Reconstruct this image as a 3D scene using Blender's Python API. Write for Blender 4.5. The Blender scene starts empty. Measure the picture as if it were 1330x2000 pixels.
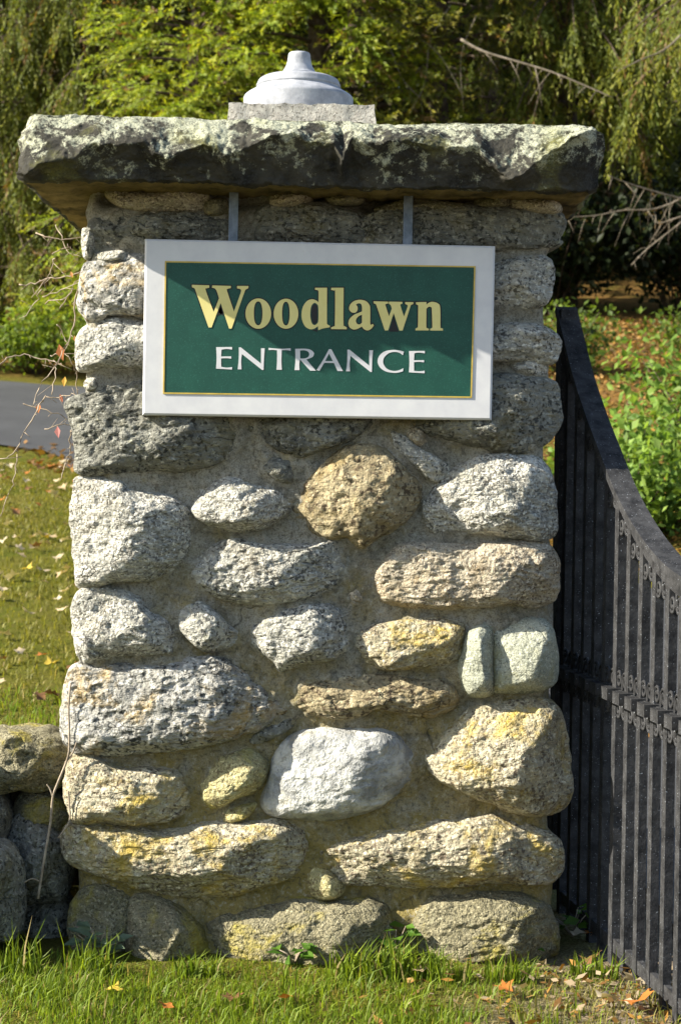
import bpy, math, random
import numpy as np
from mathutils import Matrix, Vector

random.seed(7)
RNG = np.random.default_rng(7)
SC = bpy.context.scene
COL = SC.collection
R = math.radians

# ------------------------------------------------------------------ camera, light, exposure
FPX = 3600.0                 # focal length in photo pixels (photo is 1330 x 2000)
CX, CY = 665.0, 900.0        # where the optical axis meets the picture (the horizon)
CAM_D, CAM_Z = 5.0, 1.30     # camera stands 5 m before the pillar's mortar face, eye 1.3 m up
ROLL = R(1.0)
cam = bpy.data.cameras.new('camera')
cam.sensor_fit = 'VERTICAL'; cam.sensor_height = 36.0; cam.sensor_width = 24.0
cam.lens = FPX / 2000.0 * 36.0
cam.shift_y = (CY - 1000.0) / 2000.0
cam.clip_start = 0.05; cam.clip_end = 2000
cam.dof.use_dof = True; cam.dof.focus_distance = 4.95; cam.dof.aperture_fstop = 8.0
cob = bpy.data.objects.new('camera', cam); COL.objects.link(cob)
cob.matrix_world = Matrix.Translation((0, -CAM_D, CAM_Z)) @ Matrix.Rotation(R(90), 4, 'X') @ Matrix.Rotation(ROLL, 4, 'Z')
SC.camera = cob

SUN_AZ, SUN_EL = R(14.0), R(32.0)      # azimuth: degrees in front of the pillar's face plane, from the left
LDIR = Vector((-math.cos(SUN_AZ) * math.cos(SUN_EL), -math.sin(SUN_AZ) * math.cos(SUN_EL), math.sin(SUN_EL)))
world = bpy.data.worlds.new('World'); SC.world = world; world.use_nodes = True
wn = world.node_tree.nodes; wl = world.node_tree.links
sky = wn.new('ShaderNodeTexSky'); sky.sky_type = 'NISHITA'; sky.sun_disc = False
sky.sun_elevation = SUN_EL; sky.sun_rotation = math.atan2(LDIR.x, LDIR.y)
wl.new(sky.outputs[0], wn['Background'].inputs[0]); wn['Background'].inputs[1].default_value = 0.092
sun = bpy.data.lights.new('sun', 'SUN'); sun.energy = 5.0; sun.angle = R(0.5); sun.color = (1.0, 0.935, 0.80)
sob = bpy.data.objects.new('sun', sun); COL.objects.link(sob)
sob.rotation_euler = LDIR.to_track_quat('Z', 'Y').to_euler()
SC.view_settings.view_transform = 'Standard'; SC.view_settings.look = 'None'
SC.view_settings.exposure = 1.4; SC.view_settings.gamma = 1.0
SC.render.engine = 'CYCLES'
SC.cycles.max_bounces = 6; SC.cycles.diffuse_bounces = 3; SC.cycles.transmission_bounces = 3
SC.cycles.use_denoising = True

# ------------------------------------------------------------------ helpers
def P(px, py, d):
    """a point of the place at distance d in front of the camera, seen at photo pixel (px, py)"""
    dx, dy = (px - CX) / FPX * d, (py - CY) / FPX * d
    c, s = math.cos(ROLL), math.sin(ROLL)
    return np.array((dx * c + dy * s, d - CAM_D, CAM_Z + dx * s - dy * c))

def tag(o, label=None, cat=None, group=None, kind=None):
    if label: o['label'] = label
    if cat: o['category'] = cat
    if group: o['group'] = group
    if kind: o['kind'] = kind
    return o

def empty(name, loc):
    o = bpy.data.objects.new(name, None); COL.objects.link(o); o.location = loc
    o.empty_display_size = 0.1
    return o

def link(name, me, parent=None, loc=None):
    o = bpy.data.objects.new(name, me); COL.objects.link(o)
    if loc is not None: o.location = loc
    if parent is not None:
        o.parent = parent
        # children are given in world coordinates: take the parent's place off
        o.location = Vector(o.location) - parent_loc(parent)
    return o

def parent_loc(p):
    v = Vector((0, 0, 0))
    while p is not None:
        v += Vector(p.location); p = p.parent
    return v

def mesh(name, V, F, mat, smooth=True, col=None):
    V = np.asarray(V, dtype=np.float32)
    me = bpy.data.meshes.new(name)
    if isinstance(F, np.ndarray):
        n, k = F.shape
        me.vertices.add(len(V)); me.vertices.foreach_set('co', V.ravel())
        me.loops.add(n * k); me.loops.foreach_set('vertex_index', F.astype(np.int32).ravel())
        me.polygons.add(n); me.polygons.foreach_set('loop_start', np.arange(0, n * k, k, dtype=np.int32))
    else:
        me.from_pydata(V.tolist(), [], F)
    if col is not None:
        a = me.attributes.new('col', 'FLOAT_COLOR', 'POINT')
        c = np.ones((len(V), 4), np.float32); c[:, :col.shape[1]] = col
        a.data.foreach_set('color', c.ravel())
    me.update(calc_edges=True)
    me.polygons.foreach_set('use_smooth', np.full(len(me.polygons), smooth))
    me.materials.append(mat)
    me.validate()
    return me

# ---- gradient noise
_perm = RNG.permutation(256); _perm = np.concatenate([_perm, _perm, _perm])
_grad = RNG.normal(size=(256, 3)); _grad /= np.linalg.norm(_grad, axis=1)[:, None]
def pnoise(p):
    p = np.asarray(p, dtype=np.float64)
    i = np.floor(p).astype(int); f = p - i; u = f * f * f * (f * (f * 6 - 15) + 10)
    i &= 255
    out = 0
    for dx in (0, 1):
        for dy in (0, 1):
            for dz in (0, 1):
                h = _perm[_perm[_perm[(i[:, 0] + dx) & 255] + ((i[:, 1] + dy) & 255)] + ((i[:, 2] + dz) & 255)]
                g = _grad[h]
                w = (u[:, 0] if dx else 1 - u[:, 0]) * (u[:, 1] if dy else 1 - u[:, 1]) * (u[:, 2] if dz else 1 - u[:, 2])
                out = out + w * (g[:, 0] * (f[:, 0] - dx) + g[:, 1] * (f[:, 1] - dy) + g[:, 2] * (f[:, 2] - dz))
    return out * 1.5
def fbm(p, octv=4, gain=0.5):
    a, s, o = 1.0, 1.0, 0
    for _ in range(octv):
        o = o + a * pnoise(p * s + s * 3.7); a *= gain; s *= 2.03
    return o

def catmull(pts, n=8, closed=True):
    pts = np.asarray(pts, float); m = len(pts); out = []
    rng = range(m) if closed else range(m - 1)
    for i in rng:
        if closed: p0, p1, p2, p3 = pts[i - 1], pts[i], pts[(i + 1) % m], pts[(i + 2) % m]
        else: p0, p1, p2, p3 = pts[max(i - 1, 0)], pts[i], pts[i + 1], pts[min(i + 2, m - 1)]
        for t in np.linspace(0, 1, n, endpoint=False):
            out.append(0.5 * (2 * p1 + (p2 - p0) * t + (2 * p0 - 5 * p1 + 4 * p2 - p3) * t * t + (3 * p1 - p0 - 3 * p2 + p3) * t ** 3))
    if not closed: out.append(pts[-1])
    return np.array(out)

class Acc:
    def __init__(s): s.v = []; s.f = []
    def add(s, V, F):
        o = len(s.v); s.v += [tuple(x) for x in V]; s.f += [tuple(i + o for i in f) for f in F]
    def box(s, lo, hi, M=None):
        V = [(x, y, z) for x in (lo[0], hi[0]) for y in (lo[1], hi[1]) for z in (lo[2], hi[2])]
        if M is not None: V = [tuple(M @ Vector(v)) for v in V]
        s.add(V, [(0, 1, 3, 2), (4, 6, 7, 5), (0, 4, 5, 1), (2, 3, 7, 6), (0, 2, 6, 4), (1, 5, 7, 3)])
    def tube(s, pts, r, n=6):
        pts = [np.asarray(p, float) for p in pts]; m = len(pts)
        rr = [r] * m if np.isscalar(r) else list(r)
        up = np.array((0.31, 0.22, 0.93)); V = []; F = []
        for i, p in enumerate(pts):
            t = pts[min(i + 1, m - 1)] - pts[max(i - 1, 0)]; t = t / (np.linalg.norm(t) + 1e-9)
            a = np.cross(t, up); 
            if np.linalg.norm(a) < 0.1: a = np.cross(t, (1, 0, 0))
            a /= np.linalg.norm(a); b = np.cross(t, a)
            for k in range(n):
                th = 2 * math.pi * k / n
                V.append(p + rr[i] * (math.cos(th) * a + math.sin(th) * b))
        for i in range(m - 1):
            for k in range(n):
                F.append((i * n + k, i * n + (k + 1) % n, (i + 1) * n + (k + 1) % n, (i + 1) * n + k))
        F.append(tuple(range(n))[::-1]); F.append(tuple((m - 1) * n + k for k in range(n)))
        s.add(V, F)
    def obj(s, name, mat, parent=None, smooth=False, loc=None):
        V = np.array(s.v)
        if loc is not None: V = V - np.array(loc)
        elif parent is not None: loc = parent_loc(parent); V = V - np.array(loc)
        return link(name, mesh(name, V, s.f, mat, smooth), parent, loc)

# ------------------------------------------------------------------ materials
def new_mat(name):
    m = bpy.data.materials.new(name); m.use_nodes = True
    return m, m.node_tree.nodes, m.node_tree.links, m.node_tree.nodes['Principled BSDF']
def N(nodes, t, **kw):
    n = nodes.new(t)
    for k, v in kw.items(): setattr(n, k, v)
    return n
def noise(nodes, links, vec, scale, detail=4, rough=0.6, dist=0.0):
    n = nodes.new('ShaderNodeTexNoise'); n.inputs['Scale'].default_value = scale
    n.inputs['Detail'].default_value = detail; n.inputs['Roughness'].default_value = rough
    n.inputs['Distortion'].default_value = dist
    links.new(vec, n.inputs['Vector']); return n.outputs['Fac']
def ramp(nodes, links, fac, stops):
    r = nodes.new('ShaderNodeValToRGB'); els = r.color_ramp.elements
    while len(els) < len(stops): els.new(0.5)
    for e, (p, c) in zip(els, stops):
        e.position = p; e.color = (c, c, c, 1) if np.isscalar(c) else (*c, 1)
    links.new(fac, r.inputs[0]); return r.outputs[0]
def mix(nodes, links, fac, a, b, mode='MIX'):
    m = nodes.new('ShaderNodeMix'); m.data_type = 'RGBA'; m.blend_type = mode
    for s, v in ((0, fac), (6, a), (7, b)):
        if isinstance(v, bpy.types.NodeSocket): links.new(v, m.inputs[s])
        elif s == 0: m.inputs[0].default_value = v
        else: m.inputs[s].default_value = (*v, 1)
    return m.outputs[2]
def math_(nodes, links, op, a, b=0.0):
    m = nodes.new('ShaderNodeMath'); m.operation = op
    for s, v in ((0, a), (1, b)):
        if isinstance(v, bpy.types.NodeSocket): links.new(v, m.inputs[s])
        else: m.inputs[s].default_value = v
    return m.outputs[0]
def bump(nodes, links, h, strength, dist, bsdf, chain=None):
    b = nodes.new('ShaderNodeBump'); b.inputs['Strength'].default_value = strength; b.inputs['Distance'].default_value = dist
    links.new(h, b.inputs['Height'])
    if chain is not None: links.new(chain, b.inputs['Normal'])
    if bsdf is not None: links.new(b.outputs[0], bsdf.inputs['Normal'])
    return b.outputs[0]
def objvec(nodes, links, rnd=True, scale=(1, 1, 1), rot=(0, 0, 0)):
    tc = nodes.new('ShaderNodeTexCoord'); mp = nodes.new('ShaderNodeMapping')
    mp.inputs['Scale'].default_value = scale; mp.inputs['Rotation'].default_value = rot
    links.new(tc.outputs['Object'], mp.inputs['Vector'])
    if rnd:
        oi = nodes.new('ShaderNodeObjectInfo'); vm = nodes.new('ShaderNodeVectorMath'); vm.operation = 'SCALE'
        cx = nodes.new('ShaderNodeCombineXYZ')
        for i, k in enumerate((37.0, 91.0, 53.0)): links.new(math_(nodes, links, 'MULTIPLY', oi.outputs['Random'], k), cx.inputs[i])
        links.new(cx.outputs[0], mp.inputs['Location'])
    return mp.outputs[0]

def stone_mat(name, light, mid, dark, stain=(0.30, 0.20, 0.05), stain_amt=0.35, band=0.5, tilt=0.1, grain=105, bstr=0.95):
    m, nd, lk, bs = new_mat(name)
    v = objvec(nd, lk)
    vb = objvec(nd, lk, True, (1.0, 1.0, 4.2), (0, tilt, 0))
    patch = noise(nd, lk, v, 11, 5, 0.65)
    c = mix(nd, lk, ramp(nd, lk, patch, [(0.36, 0), (0.62, 1)]), mid, light)
    bandn = noise(nd, lk, vb, 26, 5, 0.7, 0.5)
    c = mix(nd, lk, math_(nd, lk, 'MULTIPLY', ramp(nd, lk, bandn, [(0.42, 1), (0.56, 0)]), band), c, dark)
    spk = noise(nd, lk, v, grain, 2, 0.55)
    cl = noise(nd, lk, v, 17, 4, 0.6)
    sp2 = math_(nd, lk, 'ADD', spk, math_(nd, lk, 'MULTIPLY', math_(nd, lk, 'SUBTRACT', cl, 0.5), 0.55))
    c = mix(nd, lk, math_(nd, lk, 'MULTIPLY', ramp(nd, lk, sp2, [(0.37, 1), (0.45, 0)]), 0.92), c, dark)
    wh = noise(nd, lk, v, grain * 0.75, 2, 0.7)
    c = mix(nd, lk, math_(nd, lk, 'MULTIPLY', ramp(nd, lk, wh, [(0.55, 0), (0.68, 1)]), 0.7), c, tuple(min(1, x * 1.55 + 0.05) for x in light))
    st = noise(nd, lk, v, 6.5, 6, 0.7, 0.5)
    c = mix(nd, lk, math_(nd, lk, 'MULTIPLY', ramp(nd, lk, st, [(0.52, 0), (0.66, 1)]), stain_amt), c, stain)
    li = noise(nd, lk, v, 30, 4, 0.7)
    c = mix(nd, lk, math_(nd, lk, 'MULTIPLY', ramp(nd, lk, li, [(0.61, 0), (0.68, 1)]), 0.45), c, (0.42, 0.41, 0.27))
    # fracture lines
    dv = nd.new('ShaderNodeVectorMath'); dv.operation = 'ADD'
    nz = nd.new('ShaderNodeTexNoise'); nz.inputs['Scale'].default_value = 14; lk.new(v, nz.inputs['Vector'])
    sc_ = nd.new('ShaderNodeVectorMath'); sc_.operation = 'SCALE'; sc_.inputs['Scale'].default_value = 0.12; lk.new(nz.outputs['Color'], sc_.inputs[0])
    lk.new(vb, dv.inputs[0]); lk.new(sc_.outputs[0], dv.inputs[1])
    vo = nd.new('ShaderNodeTexVoronoi'); vo.feature = 'DISTANCE_TO_EDGE'; vo.inputs['Scale'].default_value = 6.5; lk.new(dv.outputs[0], vo.inputs['Vector'])
    crk = math_(nd, lk, 'MULTIPLY', ramp(nd, lk, vo.outputs['Distance'], [(0.0, 1), (0.022, 0)]), ramp(nd, lk, noise(nd, lk, v, 7, 2), [(0.55, 0), (0.63, 1)]))
    c = mix(nd, lk, math_(nd, lk, 'MULTIPLY', crk, 0.6), c, dark)
    lk.new(c, bs.inputs['Base Color']); bs.inputs['Roughness'].default_value = 0.88
    bs.inputs['Specular IOR Level'].default_value = 0.25
    h = math_(nd, lk, 'ADD', math_(nd, lk, 'MULTIPLY', bandn, 0.8), math_(nd, lk, 'MULTIPLY', noise(nd, lk, v, grain * 0.6, 3, 0.6), 1.5))
    h = math_(nd, lk, 'SUBTRACT', h, math_(nd, lk, 'MULTIPLY', crk, 0.5))
    bump(nd, lk, h, bstr, 0.015, bs)
    return m

M = {}
M['gray'] = stone_mat('stone_gray', (0.544, 0.530, 0.465), (0.325, 0.317, 0.274), (0.08, 0.08, 0.075), stain_amt=0.2, band=0.35)
M['pale'] = stone_mat('stone_pale', (0.624, 0.604, 0.535), (0.396, 0.384, 0.325), (0.12, 0.115, 0.10), stain_amt=0.15, tilt=-0.15, band=0.55, grain=140)
M['dark'] = stone_mat('stone_dark', (0.256, 0.253, 0.214), (0.125, 0.123, 0.103), (0.04, 0.04, 0.035), stain=(0.22, 0.18, 0.05), stain_amt=0.3, band=0.15, grain=85)
M['tan'] = stone_mat('stone_tan', (0.474, 0.419, 0.319), (0.299, 0.262, 0.190), (0.13, 0.10, 0.07), stain=(0.36, 0.24, 0.09), stain_amt=0.35, band=0.3, grain=160, bstr=0.7)
M['brown'] = stone_mat('stone_brown', (0.386, 0.324, 0.200), (0.216, 0.176, 0.102), (0.09, 0.065, 0.04), stain=(0.40, 0.29, 0.10), band=0.15, grain=70)
M['ochre'] = stone_mat('stone_ochre', (0.515, 0.470, 0.340), (0.331, 0.287, 0.177), (0.13, 0.10, 0.07), stain=(0.50, 0.36, 0.06), stain_amt=0.85, band=0.4, tilt=0.2)
M['yellow'] = stone_mat('stone_yellow', (0.554, 0.505, 0.277), (0.372, 0.325, 0.150), (0.18, 0.14, 0.07), stain=(0.50, 0.41, 0.08), stain_amt=0.7, band=0.2, grain=130)
M['green'] = stone_mat('stone_green', (0.396, 0.401, 0.317), (0.246, 0.258, 0.198), (0.12, 0.125, 0.10), stain=(0.36, 0.32, 0.11), stain_amt=0.6, band=0.12, bstr=0.5, grain=190)
M['mixed'] = stone_mat('stone_mixed', (0.465, 0.451, 0.406), (0.246, 0.238, 0.210), (0.055, 0.055, 0.05), stain=(0.48, 0.33, 0.12), stain_amt=0.7, band=0.3, grain=75)
M['base'] = stone_mat('stone_base', (0.293, 0.263, 0.165), (0.182, 0.164, 0.097), (0.10, 0.09, 0.055), stain=(0.40, 0.33, 0.05), stain_amt=0.8, band=0.2, grain=150)

def quartz_mat():
    m, nd, lk, bs = new_mat('stone_quartz')
    v = objvec(nd, lk)
    a = noise(nd, lk, v, 13, 5, 0.65, 0.4)
    c = mix(nd, lk, ramp(nd, lk, a, [(0.40, 0), (0.58, 1)]), (0.25, 0.255, 0.25), (0.56, 0.555, 0.51))
    b = noise(nd, lk, v, 42, 4, 0.7)
    c = mix(nd, lk, math_(nd, lk, 'MULTIPLY', ramp(nd, lk, b, [(0.34, 1), (0.48, 0)]), 0.7), c, (0.17, 0.17, 0.16))
    d = noise(nd, lk, v, 8, 3)
    c = mix(nd, lk, math_(nd, lk, 'MULTIPLY', ramp(nd, lk, d, [(0.58, 0), (0.7, 1)]), 0.4), c, (0.5, 0.42, 0.2))
    lk.new(c, bs.inputs['Base Color']); bs.inputs['Roughness'].default_value = 0.6
    bump(nd, lk, math_(nd, lk, 'ADD', math_(nd, lk, 'ADD', a, b), noise(nd, lk, v, 75, 4, 0.7)), 0.9, 0.014, bs)
    return m
M['quartz'] = quartz_mat()

def mortar_mat():
    m, nd, lk, bs = new_mat('mortar')
    v = objvec(nd, lk, False)
    a = noise(nd, lk, v, 7, 6, 0.65)
    c = mix(nd, lk, ramp(nd, lk, a, [(0.35, 0), (0.65, 1)]), (0.32, 0.30, 0.235), (0.53, 0.50, 0.41))
    g = noise(nd, lk, v, 220, 3, 0.7)
    c = mix(nd, lk, math_(nd, lk, 'MULTIPLY', ramp(nd, lk, g, [(0.38, 1), (0.52, 0)]), 0.55), c, (0.12, 0.10, 0.07))
    # moss and ochre algae grow near the damp foot of the pillar
    tc = nd.new('ShaderNodeTexCoord'); sx = nd.new('ShaderNodeSeparateXYZ'); lk.new(tc.outputs['Object'], sx.inputs[0])
    low = nd.new('ShaderNodeMapRange'); low.inputs[1].default_value = 0.15; low.inputs[2].default_value = 1.1
    low.inputs[3].default_value = 0.42; low.inputs[4].default_value = 0.1; lk.new(sx.outputs[2], low.inputs[0])
    s = math_(nd, lk, 'ADD', noise(nd, lk, v, 9, 5, 0.7, 0.4), low.outputs[0])
    c = mix(nd, lk, math_(nd, lk, 'MULTIPLY', ramp(nd, lk, s, [(0.64, 0), (0.92, 1)]), 0.75), c, (0.36, 0.27, 0.05))
    s2 = noise(nd, lk, v, 5, 5, 0.7, 0.8)
    c = mix(nd, lk, math_(nd, lk, 'MULTIPLY', ramp(nd, lk, s2, [(0.58, 0), (0.7, 1)]), 0.5), c, (0.17, 0.155, 0.115))
    pit = noise(nd, lk, v, 75, 3, 0.6)
    c = mix(nd, lk, math_(nd, lk, 'MULTIPLY', ramp(nd, lk, pit, [(0.36, 1), (0.45, 0)]), 0.6), c, (0.13, 0.115, 0.085))
    c = mix(nd, lk, math_(nd, lk, 'MULTIPLY', ramp(nd, lk, pit, [(0.57, 0), (0.66, 1)]), 0.5), c, (0.60, 0.57, 0.48))
    wv = nd.new('ShaderNodeVectorMath'); wv.operation = 'ADD'
    wz = nd.new('ShaderNodeTexNoise'); wz.inputs['Scale'].default_value = 9; lk.new(v, wz.inputs['Vector'])
    ws = nd.new('ShaderNodeVectorMath'); ws.operation = 'SCALE'; ws.inputs['Scale'].default_value = 0.16; lk.new(wz.outputs['Color'], ws.inputs[0])
    lk.new(v, wv.inputs[0]); lk.new(ws.outputs[0], wv.inputs[1])
    vo = nd.new('ShaderNodeTexVoronoi'); vo.feature = 'DISTANCE_TO_EDGE'; vo.inputs['Scale'].default_value = 4.5; lk.new(wv.outputs[0], vo.inputs['Vector'])
    crk = ramp(nd, lk, vo.outputs['Distance'], [(0.0, 1), (0.012, 0)])
    c = mix(nd, lk, math_(nd, lk, 'MULTIPLY', math_(nd, lk, 'MULTIPLY', crk, ramp(nd, lk, s2, [(0.5, 0), (0.58, 1)])), 0.7), c, (0.05, 0.045, 0.035))
    lk.new(c, bs.inputs['Base Color']); bs.inputs['Roughness'].default_value = 0.95
    bs.inputs['Specular IOR Level'].default_value = 0.15
    bump(nd, lk, math_(nd, lk, 'ADD', g, math_(nd, lk, 'MULTIPLY', noise(nd, lk, v, 40, 6, 0.78), 2.2)), 0.9, 0.012, bs)
    return m
M['mortar'] = mortar_mat()

def cap_mat():
    m, nd, lk, bs = new_mat('capstone')
    v = objvec(nd, lk, False)
    a = noise(nd, lk, v, 9, 6, 0.7)
    c = mix(nd, lk, ramp(nd, lk, a, [(0.35, 0), (0.65, 1)]), (0.018, 0.017, 0.014), (0.075, 0.07, 0.055))
    # pale crusty lichen, growing towards the open top
    tc = nd.new('ShaderNodeTexCoord'); sx = nd.new('ShaderNodeSeparateXYZ'); lk.new(tc.outputs['Object'], sx.inputs[0])
    up = nd.new('ShaderNodeMapRange'); up.inputs[1].default_value = 2.0; up.inputs[2].default_value = 2.2
    up.inputs[3].default_value = -0.14; up.inputs[4].default_value = 0.10; lk.new(sx.outputs[2], up.inputs[0])
    l1 = math_(nd, lk, 'ADD', noise(nd, lk, v, 13, 6, 0.72, 0.5), up.outputs[0])
    l2 = noise(nd, lk, v, 70, 4, 0.75)
    ll = math_(nd, lk, 'ADD', math_(nd, lk, 'MULTIPLY', l1, 0.7), math_(nd, lk, 'MULTIPLY', l2, 0.3))
    c = mix(nd, lk, ramp(nd, lk, ll, [(0.49, 0), (0.555, 1)]), c, (0.41, 0.42, 0.31))
    y = noise(nd, lk, v, 4.2, 4, 0.6)
    c = mix(nd, lk, math_(nd, lk, 'MULTIPLY', ramp(nd, lk, y, [(0.55, 0), (0.68, 1)]), 0.45), c, (0.33, 0.33, 0.10))
    sp = noise(nd, lk, v, 190, 3, 0.75)
    c = mix(nd, lk, math_(nd, lk, 'MULTIPLY', ramp(nd, lk, sp, [(0.4, 1), (0.5, 0)]), 0.7), c, (0.05, 0.05, 0.045))
    lk.new(c, bs.inputs['Base Color']); bs.inputs['Roughness'].default_value = 0.92
    bs.inputs['Specular IOR Level'].default_value = 0.2
    bump(nd, lk, math_(nd, lk, 'ADD', noise(nd, lk, v, 90, 5, 0.75), noise(nd, lk, v, 25, 4, 0.7)), 0.75, 0.012, bs)
    return m
M['cap'] = cap_mat()

def plain(name, c1, c2, scale=20, rough=0.6, bstr=0.2, bd=0.003, spec=0.4, speck=None, metal=0.0, rnd=False):
    m, nd, lk, bs = new_mat(name)
    v = objvec(nd, lk, rnd)
    a = noise(nd, lk, v, scale, 5, 0.65)
    c = mix(nd, lk, ramp(nd, lk, a, [(0.35, 0), (0.65, 1)]), c1, c2)
    if speck:
        c = mix(nd, lk, math_(nd, lk, 'MULTIPLY', ramp(nd, lk, noise(nd, lk, v, speck[1], 2, 0.6), [(speck[2], 0), (speck[2] + 0.05, 1)]), speck[3]), c, speck[0])
    lk.new(c, bs.inputs['Base Color']); bs.inputs['Roughness'].default_value = rough
    bs.inputs['Specular IOR Level'].default_value = spec; bs.inputs['Metallic'].default_value = metal
    bump(nd, lk, noise(nd, lk, v, scale * 4, 4, 0.7), bstr, bd, bs)
    return m
M['finial'] = plain('pale_concrete', (0.22, 0.23, 0.255), (0.38, 0.39, 0.42), 22, 0.8, 0.25, 0.004, 0.2, ((0.3, 0.3, 0.3), 120, 0.62, 0.5))
M['cap_under'] = plain('capstone_underside_bounce', (0.05, 0.04, 0.018), (0.24, 0.18, 0.075), 7, 0.95, 0.7, 0.01, 0.1)  # warm light bounced up under the slab, put into the colour
M['plinth'] = plain('rough_concrete', (0.33, 0.31, 0.28), (0.50, 0.48, 0.43), 45, 0.95, 0.8, 0.01, 0.1, ((0.14, 0.13, 0.11), 130, 0.56, 0.7))
M['white'] = plain('white_paint', (0.53, 0.53, 0.55), (0.60, 0.60, 0.605), 14, 0.5, 0.05, 0.001, 0.4, ((0.5, 0.49, 0.46), 60, 0.68, 0.35))
M['green_panel'] = plain('green_paint', (0.0055, 0.052, 0.037), (0.008, 0.068, 0.047), 16, 0.5, 0.12, 0.001, 0.35, ((0.03, 0.14, 0.10), 300, 0.6, 0.4))
M['gold'] = plain('gold_line', (0.42, 0.30, 0.05), (0.55, 0.40, 0.08), 30, 0.4)
M['cream'] = plain('cream_letter', (0.64, 0.56, 0.20), (0.70, 0.62, 0.25), 12, 0.5, 0.05, 0.001)
M['black'] = plain('black_outline', (0.006, 0.006, 0.006), (0.01, 0.01, 0.01), 12, 0.5)
M['galv'] = plain('galvanised_steel', (0.10, 0.125, 0.16), (0.19, 0.22, 0.27), 40, 0.5, 0.2, 0.002, 0.5, metal=0.5)
M['iron'] = plain('black_iron_paint', (0.020, 0.020, 0.021), (0.056, 0.056, 0.058), 26, 0.55, 0.5, 0.004, 0.06, ((0.5, 0.54, 0.6), 240, 0.675, 0.6))
M['bark'] = plain('bark', (0.05, 0.035, 0.025), (0.13, 0.10, 0.075), 14, 0.95, 0.6, 0.02, 0.1)
M['twig'] = plain('dry_twig', (0.22, 0.17, 0.12), (0.40, 0.33, 0.25), 40, 0.85, 0.3, 0.002, 0.2)
M['deadwood'] = plain('dead_branch_wood', (0.12, 0.10, 0.07), (0.25, 0.21, 0.16), 10, 0.9, 0.3, 0.004, 0.2)
M['soil'] = plain('soil', (0.030, 0.024, 0.016), (0.07, 0.055, 0.035), 18, 1.0, 0.7, 0.02, 0.05)

def leaf_mat(name, trans=0.45, rough=0.55):
    m, nd, lk, bs = new_mat(name)
    at = nd.new('ShaderNodeAttribute'); at.attribute_name = 'col'
    lk.new(at.outputs['Color'], bs.inputs['Base Color'])
    bs.inputs['Roughness'].default_value = rough; bs.inputs['Specular IOR Level'].default_value = 0.3
    tr = nd.new('ShaderNodeBsdfTranslucent'); lk.new(mix(nd, lk, 1.0, at.outputs['Color'], (1.25, 1.2, 0.6), 'MULTIPLY'), tr.inputs['Color'])
    mx = nd.new('ShaderNodeMixShader'); mx.inputs[0].default_value = trans
    lk.new(bs.outputs[0], mx.inputs[1]); lk.new(tr.outputs[0], mx.inputs[2])
    lk.new(mx.outputs[0], nd['Material Output'].inputs['Surface'])
    return m
M['leaf'] = leaf_mat('foliage')
M['dryleaf'] = leaf_mat('fallen_leaf', 0.2, 0.7)

# ------------------------------------------------------------------ ground, road
# distances are written as d = metres in front of the camera (world y = d - 5)
def road_edges():
    near = catmull([(0.95, -12), (0.95, 2), (0.95, 6), (0.75, 9), (-0.2, 13), (-1.5, 16.5), (-2.7, 18.8), (-4.4, 21.0), (-14, 22.5), (-30, 24)], 10, False)
    far = catmull([(4.4, -12), (4.3, 2), (3.7, 7), (2.8, 10.5), (1.7, 13.6), (0.0, 19), (-2.2, 24.2), (-5.5, 26.2), (-14, 28), (-30, 30)], 10, False)
    return near, far
NEAR, FAR = road_edges()
def past_far(x, d):
    """metres beyond the far edge of the drive (positive = beyond, on the wooded bank)"""
    q = np.stack([x, d], 1)
    a, b = FAR[:-1], FAR[1:]
    best = np.full(len(q), 1e9); sign = np.ones(len(q))
    for p0, p1 in zip(a, b):
        e = p1 - p0; L2 = (e ** 2).sum()
        t = np.clip(((q - p0) @ e) / L2, 0, 1)
        r = q - (p0 + t[:, None] * e)
        dd = np.sqrt((r ** 2).sum(1)); cr = e[0] * r[:, 1] - e[1] * r[:, 0]
        m = dd < best; best[m] = dd[m]; sign[m] = np.where(cr[m] < 0, 1, -1)
    return best * sign
ZD = [-60, 6.5, 9.4, 12, 16, 20, 26, 31, 40, 60, 120, 400]
ZZ = [-.03, -.03, 0.05, 0.40, 0.86, 1.25, 2.32, 3.2, 5.6, 10.5, 20, 45]
_zt = np.linspace(-60, 400, 4601); _zv = np.interp(_zt, ZD, ZZ)
_k = np.hanning(23); _k /= _k.sum(); _zv = np.convolve(np.pad(_zv, 11, mode='edge'), _k, mode='valid')
def tz(x, d):
    x = np.atleast_1d(np.asarray(x, float)); d = np.atleast_1d(np.asarray(d, float))
    z = np.interp(d, _zt, _zv)
    pf = past_far(x, d)
    z = z + np.clip(pf - 0.4, 0, 2.4) * 0.40 * np.clip((x + 3) / 3, 0, 1)
    return z + 0.015 * pnoise(np.stack([x * 1.3, d * 1.3, x * 0], 1))

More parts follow.
